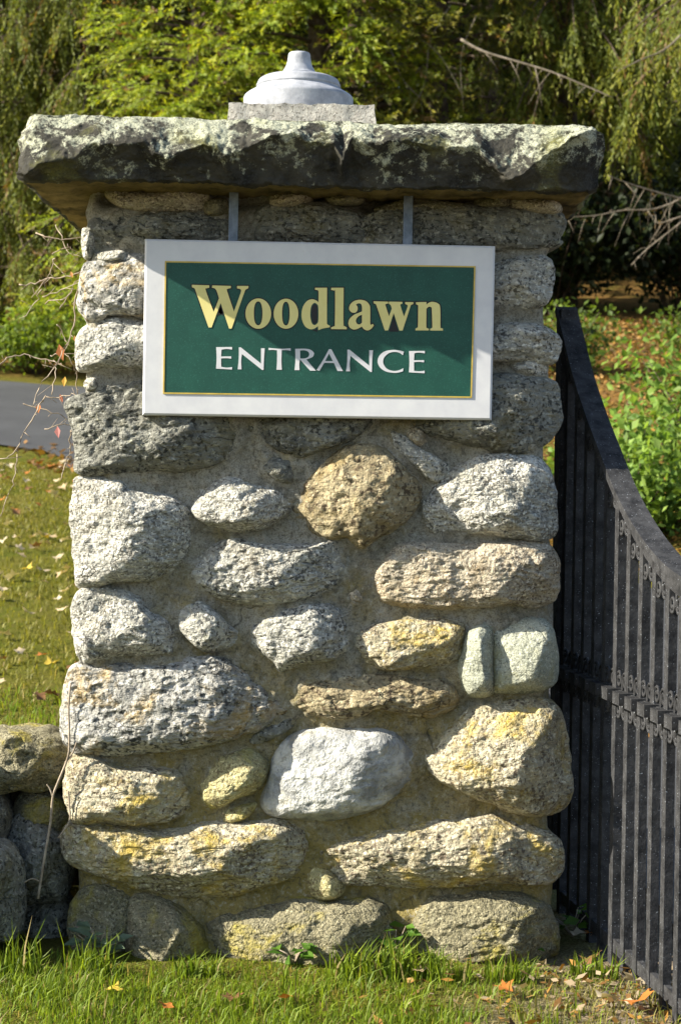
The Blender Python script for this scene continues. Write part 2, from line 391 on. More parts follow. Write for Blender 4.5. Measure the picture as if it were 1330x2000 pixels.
def make_ground():
    xs = np.concatenate([np.linspace(-260, -22, 14), np.linspace(-20, -4.2, 40), np.linspace(-4, 8, 100), np.linspace(8.4, 22, 34), np.linspace(25, 260, 14)])
    ds = np.concatenate([np.linspace(-60, 0, 14), np.linspace(1, 3, 8), np.linspace(3.2, 8, 60), np.linspace(8.15, 34, 130), np.linspace(35, 70, 30), np.linspace(80, 380, 14)])
    X, D = np.meshgrid(xs, ds); x, d = X.ravel(), D.ravel()
    z = tz(x, d)
    V = np.stack([x, d - CAM_D, z], 1)
    nx, ny = len(xs), len(ds)
    i = np.arange(nx * ny).reshape(ny, nx)
    F = np.stack([i[:-1, :-1], i[:-1, 1:], i[1:, 1:], i[1:, :-1]], -1).reshape(-1, 4)
    # what covers the soil: r = leaf litter of the wood, g = bare gravelly dirt beside the gate
    pf = past_far(x, d)
    litter = np.clip(pf / 1.5 + 0.3 * pnoise(np.stack([x, d, x * 0 + 5], 1)), 0, 1)
    dirt = np.clip((x - 0.25 - 0.25 * (d - 4.4)) / 0.45 + 0.5 * pnoise(np.stack([x * 3, d * 3, x * 0], 1)), 0, 1) * (d < 8)
    col = np.stack([litter, dirt, np.zeros_like(litter)], 1)
    m, nd, lk, bs = new_mat('lawn_and_soil')
    v = objvec(nd, lk, False)
    at = nd.new('ShaderNodeAttribute'); at.attribute_name = 'col'
    sp = nd.new('ShaderNodeSeparateColor'); lk.new(at.outputs['Color'], sp.inputs[0])
    a = noise(nd, lk, v, 1.6, 6, 0.65); b = noise(nd, lk, v, 28, 5, 0.75); f = noise(nd, lk, v, 140, 3, 0.7)
    g = mix(nd, lk, ramp(nd, lk, a, [(0.38, 0), (0.62, 1)]), (0.11, 0.125, 0.014), (0.18, 0.155, 0.03))
    g = mix(nd, lk, math_(nd, lk, 'MULTIPLY', ramp(nd, lk, b, [(0.5, 0), (0.66, 1)]), 0.6), g, (0.22, 0.17, 0.06))
    g = mix(nd, lk, math_(nd, lk, 'MULTIPLY', ramp(nd, lk, f, [(0.4, 1), (0.55, 0)]), 0.5), g, (0.025, 0.035, 0.006))
    l = mix(nd, lk, ramp(nd, lk, b, [(0.36, 0), (0.62, 1)]), (0.07, 0.04, 0.015), (0.26, 0.15, 0.045))
    l = mix(nd, lk, math_(nd, lk, 'MULTIPLY', ramp(nd, lk, a, [(0.5, 0), (0.6, 1)]), 0.5), l, (0.08, 0.10, 0.015))
    c = mix(nd, lk, sp.outputs[0], g, l)
    dt = mix(nd, lk, ramp(nd, lk, f, [(0.38, 0), (0.6, 1)]), (0.13, 0.095, 0.06), (0.36, 0.30, 0.22))
    c = mix(nd, lk, sp.outputs[1], c, dt)
    lk.new(c, bs.inputs['Base Color']); bs.inputs['Roughness'].default_value = 1.0; bs.inputs['Specular IOR Level'].default_value = 0.05
    bump(nd, lk, math_(nd, lk, 'ADD', b, math_(nd, lk, 'MULTIPLY', f, 0.4)), 0.8, 0.05, bs)
    o = link('ground', mesh('ground', V, F, m, True, col)); tag(o, kind='structure')
make_ground()

def make_road():
    n = len(NEAR); k = 14
    t = np.linspace(0, 1, n)
    V = []; 
    for i in range(n):
        for j in range(k + 1):
            w = j / k; p = NEAR[i] * (1 - w) + FAR[i] * w
            V.append(p)
    V = np.array(V); z = tz(V[:, 0], V[:, 1]) + 0.03
    V = np.stack([V[:, 0], V[:, 1] - CAM_D, z], 1)
    i = np.arange(n * (k + 1)).reshape(n, k + 1)
    F = np.stack([i[:-1, :-1], i[:-1, 1:], i[1:, 1:], i[1:, :-1]], -1).reshape(-1, 4)
    m, nd, lk, bs = new_mat('asphalt'); v = objvec(nd, lk, False)
    a = noise(nd, lk, v, 1.2, 5, 0.6); b = noise(nd, lk, v, 160, 3, 0.7)
    c = mix(nd, lk, ramp(nd, lk, a, [(0.35, 0), (0.65, 1)]), (0.028, 0.0285, 0.031), (0.045, 0.046, 0.049))
    c = mix(nd, lk, math_(nd, lk, 'MULTIPLY', ramp(nd, lk, b, [(0.5, 0), (0.62, 1)]), 0.5), c, (0.10, 0.10, 0.10))
    lk.new(c, bs.inputs['Base Color']); bs.inputs['Roughness'].default_value = 0.8
    bump(nd, lk, b, 0.4, 0.006, bs)
    o = link('road', mesh('road', V, F, m)); tag(o, kind='structure')
make_road()

# ------------------------------------------------------------------ stones
def stone_mesh(name, poly, d0, prot, mat, seed, facets=None, back=0.16, nfac=3, rough=1.0, dome=2.6, tilt=0.1, res=4.2, taper=0.8, bow=1.0, grow=1.065):
    """poly: outline in photo pixels at distance d0; the stone swells prot metres out of that plane and reaches back metres behind it"""
    rs = np.random.default_rng(seed)
    C = catmull(poly, 7)
    W = np.array([P(x, y, d0) for x, y in C])
    xz = W[:, [0, 2]]; lo, hi = xz.min(0), xz.max(0); c = (lo + hi) / 2; h = (hi - lo) / 2
    q = (xz - c) / h * grow; th = np.arctan2(q[:, 1], q[:, 0]); rr = np.hypot(q[:, 0], q[:, 1])
    o = np.argsort(th); th, rr = th[o], rr[o]
    th = np.concatenate([th - 2 * np.pi, th, th + 2 * np.pi]); rr = np.concatenate([rr, rr, rr])
    size = float((h * 2).max()) * 720
    n = int(np.clip(size / res, 18, 92))
    g = np.linspace(-1, 1, n); A, B = np.meshgrid(g, g)
    U = A * np.sqrt(1 - B * B / 2); Vv = B * np.sqrt(1 - A * A / 2)
    rho = np.hypot(U, Vv).ravel(); ang = np.arctan2(Vv, U).ravel()
    Rr = np.interp(ang, th, rr)
    u = rho * Rr * np.cos(ang); v = rho * Rr * np.sin(ang)
    base = np.clip(1 - rho ** dome, 0, 1) ** 0.62
    fl = []
    if facets: fl += facets
    fl.append((rs.uniform(0.62, 0.8), rs.uniform(0.35, 0.7), rs.uniform(-0.5, -0.1)))
    fl.append((rs.uniform(1.15, 1.4), rs.uniform(-1.5, -1.0), rs.uniform(-0.2, 0.5)))
    for _ in range(nfac):
        a = rs.uniform(0, 2 * np.pi); s = rs.uniform(0.35, 1.1)
        fl.append((rs.uniform(0.85, 1.15), math.cos(a) * s, math.sin(a) * s))
    H = base.copy()
    for (a, b, cc) in fl:
        f = a + b * u + cc * v
        k = 0.07; t = np.clip(0.5 + 0.5 * (f - H) / k, 0, 1)
        H = f * (1 - t) + H * t - k * t * (1 - t)
    H = 0.42 * base + 0.58 * np.clip(np.minimum(H, base), 0, 1)
    X = c[0] + u * h[0]; Z = c[1] + v * h[1]
    Y = (d0 - CAM_D) + 0.012 - H * (prot + 0.012)
    grid = np.stack([X, Y, Z], 1)
    idx = np.arange(n * n).reshape(n, n)
    F = list(map(tuple, np.stack([idx[:-1, :-1], idx[:-1, 1:], idx[1:, 1:], idx[1:, :-1]], -1).reshape(-1, 4)))
    rim = list(idx[0, :-1]) + list(idx[:-1, -1]) + list(idx[-1, :0:-1]) + list(idx[:0:-1, 0])
    V = [grid]; prev = np.array(rim); cnt = n * n
    cc3 = np.array((c[0], 0, c[1]))
    for (yb, sc) in ((back * 0.22, 1.0), (back * 0.55, 0.5 + taper / 2), (back, taper)):
        ring = grid[rim].copy(); ring[:, 0] = c[0] + (ring[:, 0] - c[0]) * sc; ring[:, 2] = c[1] + (ring[:, 2] - c[1]) * sc
        ring[:, 1] = (d0 - CAM_D) + yb
        V.append(ring); cur = np.arange(cnt, cnt + len(rim)); cnt += len(rim)
        for i in range(len(rim)):
            j = (i + 1) % len(rim); F.append((int(prev[j]), int(prev[i]), int(cur[i]), int(cur[j])))
        prev = cur
    F.append(tuple(int(i) for i in prev))
    V = np.concatenate(V)
    # weathered relief: coarse lumps, foliation ledges, grit
    off = rs.uniform(0, 60, 3)
    ct, sn = math.cos(tilt), math.sin(tilt)
    L = V.copy(); L[:, 0] = V[:, 0] * ct - V[:, 2] * sn; L[:, 2] = (V[:, 0] * sn + V[:, 2] * ct) * 2.4
    edge = np.ones(len(V)); 
    small = min(1.0, size / 160)
    for i in range(3):
        V[:, i] += rough * small * (0.010 * fbm(V * 9 + off + i * 17, 3) * (1.3 if i == 1 else 0.8))
    led = fbm(L * 20 + off, 4, 0.6)
    V[:, 1] += rough * small * 0.0062 * led * bow
    V[:, 0] += rough * small * 0.003 * fbm(L * 15 + off + 9, 3)
    V[:, 2] += rough * small * 0.003 * fbm(V * 22 + off + 5, 3)
    V[:, 1] += rough * (0.006 * np.abs(fbm(V * 55 + off, 3, 0.6)) + 0.003 * pnoise(V * 95 + off))
    cen = np.array((c[0], d0 - CAM_D, c[1]))
    return mesh(name, V - cen, F, mat, True), cen

GROUND_DARK = None
pillar = empty('stone_pillar', (-0.06, 0.55, 0.0))
tag(pillar, 'square gate pillar of rounded fieldstones in mortar under a rough capstone', 'pillar')

# every stone of the face: outline in the photograph, how far it stands out, its rock, extras
RIDGE = lambda u0, l, r, top=1.0: [(top + l * -u0, l, 0.0), (top + r * u0, -r, 0.0)]   # left slope l, right slope r meeting at u0
STONES = [
 # name, outline, protrusion, rock, facets, corner?
 ([(178,440),(205,422),(316,412),(420,420),(452,435),(450,468),(300,480),(190,470)], .05, 'dark', None, 1),
 ([(498,430),(520,405),(600,397),(680,410),(706,440),(700,470),(520,475)], .05, 'dark', None, 0),
 ([(706,435),(760,408),(820,400),(1000,406),(1075,410),(1090,430),(1082,460),(1050,482),(720,485)], .05, 'dark', None, 1),
 ([(214,374),(300,370),(392,373),(398,408),(310,414),(240,404)], .045, 'tan', None, 0),
 ([(400,392),(440,388),(446,418),(405,420)], .04, 'base', None, 0),
 ([(740,402),(790,392),(860,394),(930,404),(900,412),(760,412)], .04, 'base', None, 0),
 ([(1000,390),(1060,386),(1092,398),(1088,416),(1010,414)], .045, 'tan', None, 1),
 ([(533,380),(598,377),(602,400),(536,405)], .05, 'tan', None, 0),
 ([(640,380),(700,378),(706,396),(650,400)], .045, 'base', None, 0),
 ([(935,388),(990,386),(994,402),(938,406)], .045, 'base', None, 0),
 ([(160,452),(172,446),(186,462),(180,500),(163,500)], .03, 'pale', None, 1),
 ([(183,495),(225,488),(255,498),(240,512),(190,515)], .04, 'pale', None, 1),
 ([(155,600),(158,560),(164,525),(185,507),(240,500),(300,497),(345,510),(345,600),(300,622),(230,616),(180,630)], .065, 'mixed', None, 1),
 ([(152,690),(155,655),(180,632),(240,625),(330,628),(352,660),(340,716),(280,720),(180,724),(155,714)], .07, 'gray', None, 1),
 ([(164,748),(180,737),(196,745),(194,762),(172,764)], .035, 'pale', None, 1),
 ([(135,795),(150,780),(200,762),(280,745),(400,760),(470,820),(479,850),(455,885),(400,906),(330,916),(220,922),(160,918),(152,880),(148,840)], .07, 'dark', [(0.95,0.35,0.1)], 1),
 ([(487,820),(560,806),(716,812),(706,845),(670,866),(600,888),(560,886),(520,862)], .055, 'dark', None, 0),
 ([(500,902),(530,890),(575,893),(583,915),(570,942),(540,940),(515,922)], .03, 'dark', None, 0),
 ([(377,990),(395,955),(430,935),(475,931),(530,950),(563,975),(560,1000),(530,1025),(480,1038),(430,1031),(390,1012)], .075, 'pale', [(1.0,0.25,-0.45),(0.95,-0.55,-0.1)], 0),
 ([(148,960),(160,938),(230,937),(270,958),(330,975),(370,1005),(379,1040),(365,1075),(330,1112),(290,1131),(230,1134),(160,1142),(150,1090),(144,1020)], .085, 'pale', RIDGE(0.30,0.12,1.15), 1),
 ([(580,1000),(590,975),(610,935),(650,890),(700,871),(750,880),(790,913),(818,950),(806,992),(775,1030),(735,1050),(708,1069),(680,1057),(630,1046),(592,1024)], .085, 'brown', [(0.85,0.9,0.0),(1.0,-0.5,0.35)], 0),
 ([(752,845),(775,843),(812,870),(850,888),(881,915),(872,936),(845,940),(810,917),(770,882)], .04, 'gray', None, 0),
 ([(792,850),(803,834),(822,838),(832,862),(815,872)], .03, 'tan', None, 0),
 ([(815,825),(870,852),(940,872),(1010,880),(1062,866),(1086,835),(1089,790),(1080,750),(1040,737),(960,732),(880,760)], .07, 'dark', None, 1),
 ([(930,665),(965,636),(1020,627),(1060,640),(1086,660),(1087,700),(1050,714),(1000,706),(940,702)], .06, 'gray', None, 1),
 ([(1000,715),(1030,698),(1060,706),(1066,730),(1030,738)], .03, 'pale', None, 0),
 ([(925,540),(960,510),(1000,503),(1060,502),(1076,520),(1074,570),(1060,596),(1000,602),(930,592)], .06, 'gray', None, 1),
 ([(832,1000),(845,965),(880,920),(930,893),(990,889),(1050,904),(1072,930),(1081,980),(1084,1020),(1070,1046),(1000,1047),(930,1042),(870,1042),(845,1026)], .085, 'pale', RIDGE(-0.42,0.95,0.22), 1),
 ([(380,1120),(400,1085),(450,1060),(520,1063),(590,1066),(640,1054),(665,1065),(673,1095),(681,1115),(665,1146),(600,1166),(520,1179),(450,1171),(400,1150)], .075, 'gray', [(0.9,0.12,0.05)], 0),
 ([(740,1145),(745,1110),(775,1075),(800,1062),(880,1065),(960,1061),(1040,1061),(1076,1080),(1085,1120),(1078,1166),(1050,1181),(980,1183),(880,1191),(800,1181),(752,1170)], .08, 'tan', [(0.95,0.2,0.05),(1.3,-0.6,0.0)], 1),
 ([(143,1190),(155,1160),(190,1148),(235,1150),(270,1165),(290,1190),(325,1215),(343,1250),(340,1271),(290,1276),(220,1286),(180,1296),(160,1291),(148,1250)], .08, 'pale', RIDGE(0.05,0.1,0.75)+[(0.85,0.0,0.75)], 1),
 ([(342,1200),(355,1178),(390,1174),(420,1190),(445,1213),(471,1240),(450,1263),(400,1271),(370,1246),(345,1226)], .06, 'gray', RIDGE(-0.15,0.5,0.55), 0),
 ([(480,1230),(510,1214),(560,1190),(620,1184),(660,1194),(683,1230),(681,1266),(650,1290),(590,1301),(550,1313),(530,1290),(500,1266)], .085, 'gray', RIDGE(0.02,0.75,0.9,1.05), 0),
 ([(676,1160),(688,1146),(706,1152),(711,1172),(692,1182)], .02, 'tan', None, 0),
 ([(700,1260),(710,1230),(760,1215),(830,1210),(890,1214),(913,1240),(906,1280),(870,1300),(800,1306),(740,1301),(710,1281)], .075, 'ochre', [(0.95,0.1,0.3)], 0),
 ([(894,1312),(902,1266),(914,1232),(940,1218),(962,1222),(963,1290),(962,1354),(914,1356)], .085, 'green', [(0.95,0.4,0.0)], 0),
 ([(960,1228),(1000,1216),(1050,1210),(1080,1234),(1088,1290),(1080,1336),(1040,1353),(985,1353),(960,1346),(961,1290)], .075, 'green', RIDGE(0.1,0.2,0.7), 1),
 ([(138,1340),(150,1310),(200,1305),(300,1299),(380,1287),(430,1289),(480,1320),(515,1355),(546,1385),(530,1406),(480,1436),(400,1456),(310,1466),(200,1471),(145,1461),(132,1410)], .09, 'mixed', [(0.95,0.08,-0.3),(1.2,-0.6,0.15)], 1),
 ([(580,1355),(590,1335),(650,1324),(730,1321),(820,1325),(870,1335),(886,1360),(870,1390),(820,1398),(740,1386),(680,1401),(620,1396),(585,1376)], .07, 'brown', [(0.9,0.0,0.6)], 0),
 ([(495,1452),(500,1430),(560,1406),(573,1420),(540,1441)], .02, 'dark', None, 0),
 ([(516,1560),(530,1520),(545,1470),(575,1440),(620,1427),(700,1424),(765,1430),(786,1455),(806,1490),(796,1525),(765,1556),(720,1581),(640,1598),(570,1596),(530,1586)], .085, 'quartz', [(0.82,0.04,0.06),(1.1,0.75,0.0)], 0),
 ([(836,1475),(870,1440),(920,1390),(960,1377),(1030,1371),(1075,1380),(1099,1420),(1111,1500),(1113,1545),(1096,1576),(1050,1586),(980,1576),(910,1546),(860,1521)], .12, 'ochre', RIDGE(0.22,0.38,1.3,1.0), 1),
 ([(132,1510),(150,1474),(200,1490),(240,1500),(300,1497),(345,1509),(366,1540),(371,1570),(350,1596),(280,1606),(200,1609),(150,1606),(131,1560)], .08, 'ochre', [(0.95,0.0,-0.4)], 1),
 ([(385,1535),(405,1510),(430,1480),(480,1466),(505,1475),(521,1500),(505,1536),(470,1556),(420,1579),(395,1561)], .065, 'yellow', [(0.9,0.3,0.4)], 0),
 ([(433,1592),(450,1578),(498,1571),(491,1590),(445,1609)], .035, 'yellow', None, 0),
 ([(130,1648),(150,1618),(220,1614),(320,1620),(400,1604),(470,1610),(540,1604),(581,1630),(587,1670),(575,1700),(520,1726),(450,1746),(370,1751),(290,1736),(200,1711),(148,1690)], .095, 'ochre', [(0.9,0.08,0.35),(1.15,0.0,-0.7)], 1),
 ([(636,1665),(660,1650),(740,1625),(830,1610),(950,1599),(1010,1614),(1072,1635),(1089,1670),(1086,1710),(1060,1723),(980,1721),(880,1729),(760,1731),(680,1726),(650,1701)], .10, 'ochre', [(0.95,0.1,0.2),(1.3,-0.55,0.0)], 1),
 ([(602,1700),(630,1697),(660,1715),(671,1740),(650,1756),(608,1751)], .05, 'yellow', None, 0),
 ([(138,1800),(160,1742),(210,1733),(250,1758),(258,1850),(200,1880),(148,1880)], .055, 'base', None, 1),
 ([(246,1775),(270,1751),(320,1755),(372,1790),(402,1830),(412,1885),(260,1890),(244,1830)], .12, 'base', None, 0),
 ([(416,1805),(470,1785),(540,1770),(575,1753),(640,1761),(720,1764),(756,1790),(764,1880),(600,1905),(430,1900),(413,1850)], .14, 'base', [(0.95,0.1,0.5)], 0),
 ([(812,1795),(850,1760),(940,1744),(1030,1754),(1068,1775),(1080,1860),(950,1890),(815,1880)], .12, 'base', [(0.95,0.0,0.5)], 1),
]
face_polys = []
for k, (poly, prot, mt, fac, corner) in enumerate(STONES):
    me, cen = stone_mesh('stone', poly, CAM_D - 0.012, prot * 1.15, M[mt], 100 + k, fac, back=0.34 if corner else 0.12,
                         nfac=2 if fac else 3, tilt=random.uniform(-0.25, 0.2), taper=0.93 if corner else 0.75,
                         rough=0.55 if mt in ('green', 'quartz') else 1.0)
    link('stone', me, pillar, Vector(cen))
    C = catmull(poly, 4); face_polys.append(np.array([P(x, y, CAM_D - 0.012) for x, y in C])[:, [0, 2]])

# ---- the mortar body: smeared flush round the stones, uneven, narrowing between the corner stones
LEFT = [(176,370),(174,460),(172,500),(166,620),(166,740),(156,925),(156,1145),(158,1300),(148,1472),(140,1612),(152,1720),(150,1900)]
RIGHT = [(1090,370),(1084,470),(1068,495),(1062,612),(1072,725),(1062,885),(1072,1050),(1074,1200),(1074,1356),(1070,1590),(1076,1740),(1076,1900)]
def make_mortar():
    lp = np.array([P(x, y, 5) for x, y in LEFT]); rp = np.array([P(x, y, 5) for x, y in RIGHT])
    zs = np.linspace(-0.06, 2.06, 300)
    xl = np.interp(zs, lp[::-1, 2], lp[::-1, 0]); xr = np.interp(zs, rp[::-1, 2], rp[::-1, 0])
    ker = np.hanning(9); ker /= ker.sum()
    xl = np.convolve(np.pad(xl, 4, mode='edge'), ker, 'valid'); xr = np.convolve(np.pad(xr, 4, mode='edge'), ker, 'valid')
    nf = 190; DEP = 1.15; rc = 0.035
    # perimeter parameters: front left to right, right side, back, left side
    fx = np.linspace(0, 1, nf); sd = np.linspace(0.02, 1, 40)[:-1]; bk = np.linspace(0, 1, 24)[:-1]
    rows = []
    for z, a, b in zip(zs, xl, xr):
        f = np.stack([a + (b - a) * fx, np.zeros(nf)], 1)
        e = np.minimum(f[:, 0] - a, b - f[:, 0]); f[:, 1] = np.where(e < rc, rc - np.sqrt(np.maximum(rc ** 2 - (rc - np.minimum(e, rc)) ** 2, 0)), 0)
        f[0, 1] = f[-1, 1] = rc
        r_ = np.stack([np.full(39, b), rc + (DEP - rc) * sd], 1)
        k_ = np.stack([b + (a - b) * bk, np.full(23, DEP)], 1)
        l_ = np.stack([np.full(39, a), (DEP - (DEP - rc) * sd)], 1)
        rows.append(np.concatenate([f, r_, k_, l_]))
    Rw = np.array(rows); m = Rw.shape[1]
    V = np.stack([Rw[..., 0], Rw[..., 1], np.repeat(zs[:, None], m, 1)], -1)
    front = V[:, :nf].reshape(-1, 3)
    # distance to the nearest stone outline, to fillet the mortar against the stones
    dist = np.full(len(front), 1.0); q = front[:, [0, 2]]
    for poly in face_polys:
        lo, hi = poly.min(0) - 0.07, poly.max(0) + 0.07
        s = np.where((q[:, 0] > lo[0]) & (q[:, 0] < hi[0]) & (q[:, 1] > lo[1]) & (q[:, 1] < hi[1]))[0]
        if len(s) == 0: continue
        a = poly; b = np.roll(poly, -1, 0); e = b - a
        r = q[s][:, None, :] - a[None]; t = np.clip((r * e).sum(-1) / ((e ** 2).sum(-1) + 1e-12), 0, 1)
        dd = np.sqrt(((r - t[..., None] * e) ** 2).sum(-1)).min(1)
        ins = np.zeros(len(s), bool)
        for (x1, y1), (x2, y2) in zip(a, b):
            c = ((y1 > q[s][:, 1]) != (y2 > q[s][:, 1])) & (q[s][:, 0] < (x2 - x1) * (q[s][:, 1] - y1) / (y2 - y1 + 1e-12) + x1)
            ins ^= c
        dist[s] = np.minimum(dist[s], np.where(ins, 0, dd))
    lump = fbm(front * 5.5, 4); fine = fbm(front * 26, 3)
    y = -0.004 - 0.012 * np.exp(-dist / 0.012) + 0.018 * lump + 0.010 * fine + 0.004 * fbm(front * 70, 2) + 0.012 * np.clip(dist - 0.03, 0, 0.06) / 0.06
    fz = front[:, 2]
    # the ragged bedding joint right under the capstone is hollow in places
    joint = np.exp(-((fz - 2.0) / 0.022) ** 2) * np.clip(1.3 * pnoise(np.stack([front[:, 0] * 6, front[:, 0] * 0, front[:, 0] * 0 + 3], 1)) + 0.35, 0, 1)
    y += 0.16 * joint
    ef = np.clip(np.minimum(front[:, 0] - np.repeat(xl, nf), np.repeat(xr, nf) - front[:, 0]) / 0.03, 0, 1)
    fr = front.copy(); fr[:, 1] += y * (0.25 + 0.75 * ef)
    V[:, :nf] = fr.reshape(V[:, :nf].shape)
    rest = V[:, nf:].reshape(-1, 3); lum = 0.02 * fbm(rest * 5, 4)
    side = np.where(np.abs(rest[:, 1] - DEP) < 1e-6, 0, np.where(rest[:, 0] > 0, 1, -1))
    rest[:, 0] += lum * side; rest[:, 1] += np.where(side == 0, lum, 0)
    V[:, nf:] = rest.reshape(V[:, nf:].shape)
    i = np.arange(len(zs) * m).reshape(len(zs), m); j = np.roll(i, -1, 1)
    F = np.stack([i[:-1], j[:-1], j[1:], i[1:]], -1).reshape(-1, 4)
    V = V.reshape(-1, 3)
    pl = np.array(parent_loc(pillar))
    me = mesh('mortar', V, F, M['mortar'])
    o = bpy.data.objects.new('mortar', me); COL.objects.link(o); o.parent = pillar; o.location = -Vector(pl)
make_mortar()

# ---- stones on the pillar's two flanks
def flank(side):
    rs = random.Random(5 + side); z = 0.08; k = 0
    mats = ['gray', 'tan', 'pale', 'dark', 'ochre', 'mixed', 'brown']
    while z < 1.8:
        hh = rs.uniform(0.13, 0.22); y = 0.38 + rs.uniform(-0.05, 0.05)
        while y < 1.0:
            w = rs.uniform(0.2, 0.38); w = min(w, 1.13 - y)
            n = 9; pts = []
            for q in range(n):
                a = 2 * math.pi * q / n
                r = 0.82 + rs.uniform(-0.1, 0.1)
                sx = abs(math.cos(a)) ** 0.7 * math.copysign(1, math.cos(a)); sy = abs(math.sin(a)) ** 0.7 * math.copysign(1, math.sin(a))
                pts.append((665 + (w / 2 * r * sx) * 720, 900 - (hh / 2 * r * sy) * 720))
            me, cen = stone_mesh('stone', pts, CAM_D, 0.06, M[rs.choice(mats)], 900 + k + 50 * side, None, back=0.12, res=6)
            o = link('stone', me); xe = (0.555 if side > 0 else -0.695)
            o.rotation_euler = (0, 0, R(90) * side)
            o.parent = pillar; o.location = Vector((xe, y + w / 2, z + hh / 2)) - parent_loc(pillar)
            y += w + 0.03; k += 1
        z += hh + 0.035
flank(1); flank(-1)

# ---- capstone: split rock with a pitched face, undercut below an irregular arris
ARRIS = [(20,335),(50,345),(103,322),(153,312),(184,283),(226,287),(279,284),(329,314),(368,297),(400,285),(447,304),(500,284),(526,272),(579,267),(605,286),(650,284),(666,322),(683,272),(735,286),(804,284),(867,293),(925,286),(956,322),(998,352),(1030,333),(1077,297),(1130,266),(1156,252),(1180,250)]
def make_cap():
    D0 = CAM_D - 0.25
    ar = np.array([P(x, y, D0) for x, y in ARRIS])
    top = np.array([P(x, y, D0 + 0.06) for x, y in [(20,236),(60,227),(300,232),(450,236),(640,240),(760,245),(900,243),(1050,247),(1150,252),(1190,256)]])
    bot = np.array([P(x, y, D0 + 0.02) for x, y in [(20,352),(50,352),(200,350),(400,356),(600,362),(800,366),(1000,370),(1100,372),(1190,374)]])
    xa, xb = P(40, 300, D0)[0], P(1166, 300, D0)[0]
    nx = 330
    xs = np.linspace(xa, xb, nx)
    za = np.interp(xs, ar[:, 0], ar[:, 2]) + 0.006 * pnoise(np.stack([xs * 30, xs * 0, xs * 0], 1)) + 0.004 * pnoise(np.stack([xs * 90, xs * 0, xs * 0], 1))
    zt = np.interp(xs, top[:, 0], top[:, 2]); zb = np.interp(xs, bot[:, 0], bot[:, 2])
    yb, DEP = -0.235, 1.27
    # profile across: back-top, top, front top edge, slope down to arris, undercut, bottom edge, underside back, back
    ends = np.clip(np.minimum(xs - xa, xb - xs) / 0.05, 0, 1); en = (1 - np.sqrt(np.maximum(1 - (1 - ends) ** 2, 0))) 
    prof = []
    for t in np.linspace(0, 1, 26): prof.append(('top', t))
    for t in np.linspace(0, 1, 34)[1:]: prof.append(('up', t))
    for t in np.linspace(0, 1, 34)[1:]: prof.append(('dn', t))
    for t in np.linspace(0, 1, 30)[1:]: prof.append(('un', t))
    for t in np.linspace(0, 1, 10)[1:-1]: prof.append(('bk', t))
    rows = []
    lip = -0.292 + 0.012 * pnoise(np.stack([xs * 4, xs * 0 + 2, xs * 0], 1))
    for kind, t in prof:
        if kind == 'top': y = DEP + (-0.212 - DEP) * t + 0 * xs; z = zt + 0.006 - 0.006 * t
        elif kind == 'up':
            y = -0.212 + (lip + 0.212) * (1 - (1 - t) ** 1.3); z = zt + (za - zt) * (t ** 1.05)
        elif kind == 'dn':
            y = lip + (yb - lip) * (1 - (1 - t) ** 1.8); z = za + (zb - za) * t
        elif kind == 'un': y = yb + (DEP - yb) * t + 0 * xs; z = zb + 0.004 * t
        else: y = DEP + 0.012 * math.sin(math.pi * t) + 0 * xs; z = zb + (zt - zb) * t
        mid = (zt + zb) / 2
        z2 = mid + (z - mid) * (1 - 0.12 * en)
        y2 = np.where(y < 0.4, y + 0.05 * en, y - 0.04 * en)
        rows.append(np.stack([xs, y2, z2], 1))
    V = np.array(rows); m = len(prof)
    P0 = V.reshape(-1, 3)
    amp = np.repeat(np.array([0.45 if k in ('top', 'bk') else 1.0 for k, t in prof]), nx)
    for i in range(3):
        P0[:, i] += amp * (0.007 * fbm(P0 * 11 + 31 + 13 * i, 4, 0.6) + 0.0035 * fbm(P0 * 55 + 7 * i, 3, 0.6))
    chunk = fbm(P0 * np.array((7, 5, 10)) + 77, 3); P0[:, 1] += np.where((amp > 0.9) & (P0[:, 1] < -0.2), 0.012 * np.abs(chunk), 0)
    idx = np.arange(m * nx).reshape(m, nx); jd = np.roll(idx, -1, 0)
    F = list(map(tuple, np.stack([idx[:, :-1], jd[:, :-1], jd[:, 1:], idx[:, 1:]], -1).reshape(-1, 4)))
    # the two rough ends: rings shrinking towards a middle line
    Vall = [P0]; cnt = m * nx
    for e, s in ((0, -1), (nx - 1, 1)):
        loop = idx[:, e]; ring = P0[loop]; cen = ring.mean(0); prev = loop
        for sc, push in ((0.9, 0.016), (0.6, 0.028), (0.25, 0.03)):
            rg = cen + (ring - cen) * np.array((0, sc if sc < 0.9 else 0.985, sc)); rg[:, 0] = ring[:, 0] + s * push
            rg += 0.01 * np.stack([fbm(rg * 14 + 3 * i, 3) for i in range(3)], 1)
            Vall.append(rg); cur = np.arange(cnt, cnt + m); cnt += m
            for a in range(m):
                b = (a + 1) % m
                f = (int(prev[a]), int(prev[b]), int(cur[b]), int(cur[a])); F.append(f if s > 0 else f[::-1])
            prev = cur
        F.append(tuple(int(i) for i in (prev if s > 0 else prev[::-1])))
    V = np.concatenate(Vall)
    F = [f[::-1] for f in F]
    pl = parent_loc(pillar)
    me = mesh('capstone', V, F, M['cap'])
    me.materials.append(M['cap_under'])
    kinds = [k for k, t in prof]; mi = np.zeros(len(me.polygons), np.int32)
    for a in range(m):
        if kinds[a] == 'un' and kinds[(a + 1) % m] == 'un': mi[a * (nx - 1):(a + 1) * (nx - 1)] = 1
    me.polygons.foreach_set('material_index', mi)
    o = bpy.data.objects.new('capstone', me); COL.objects.link(o); o.parent = pillar; o.location = -pl
    o['label'] = 'rough dark capstone crusted with pale lichen'
make_cap()

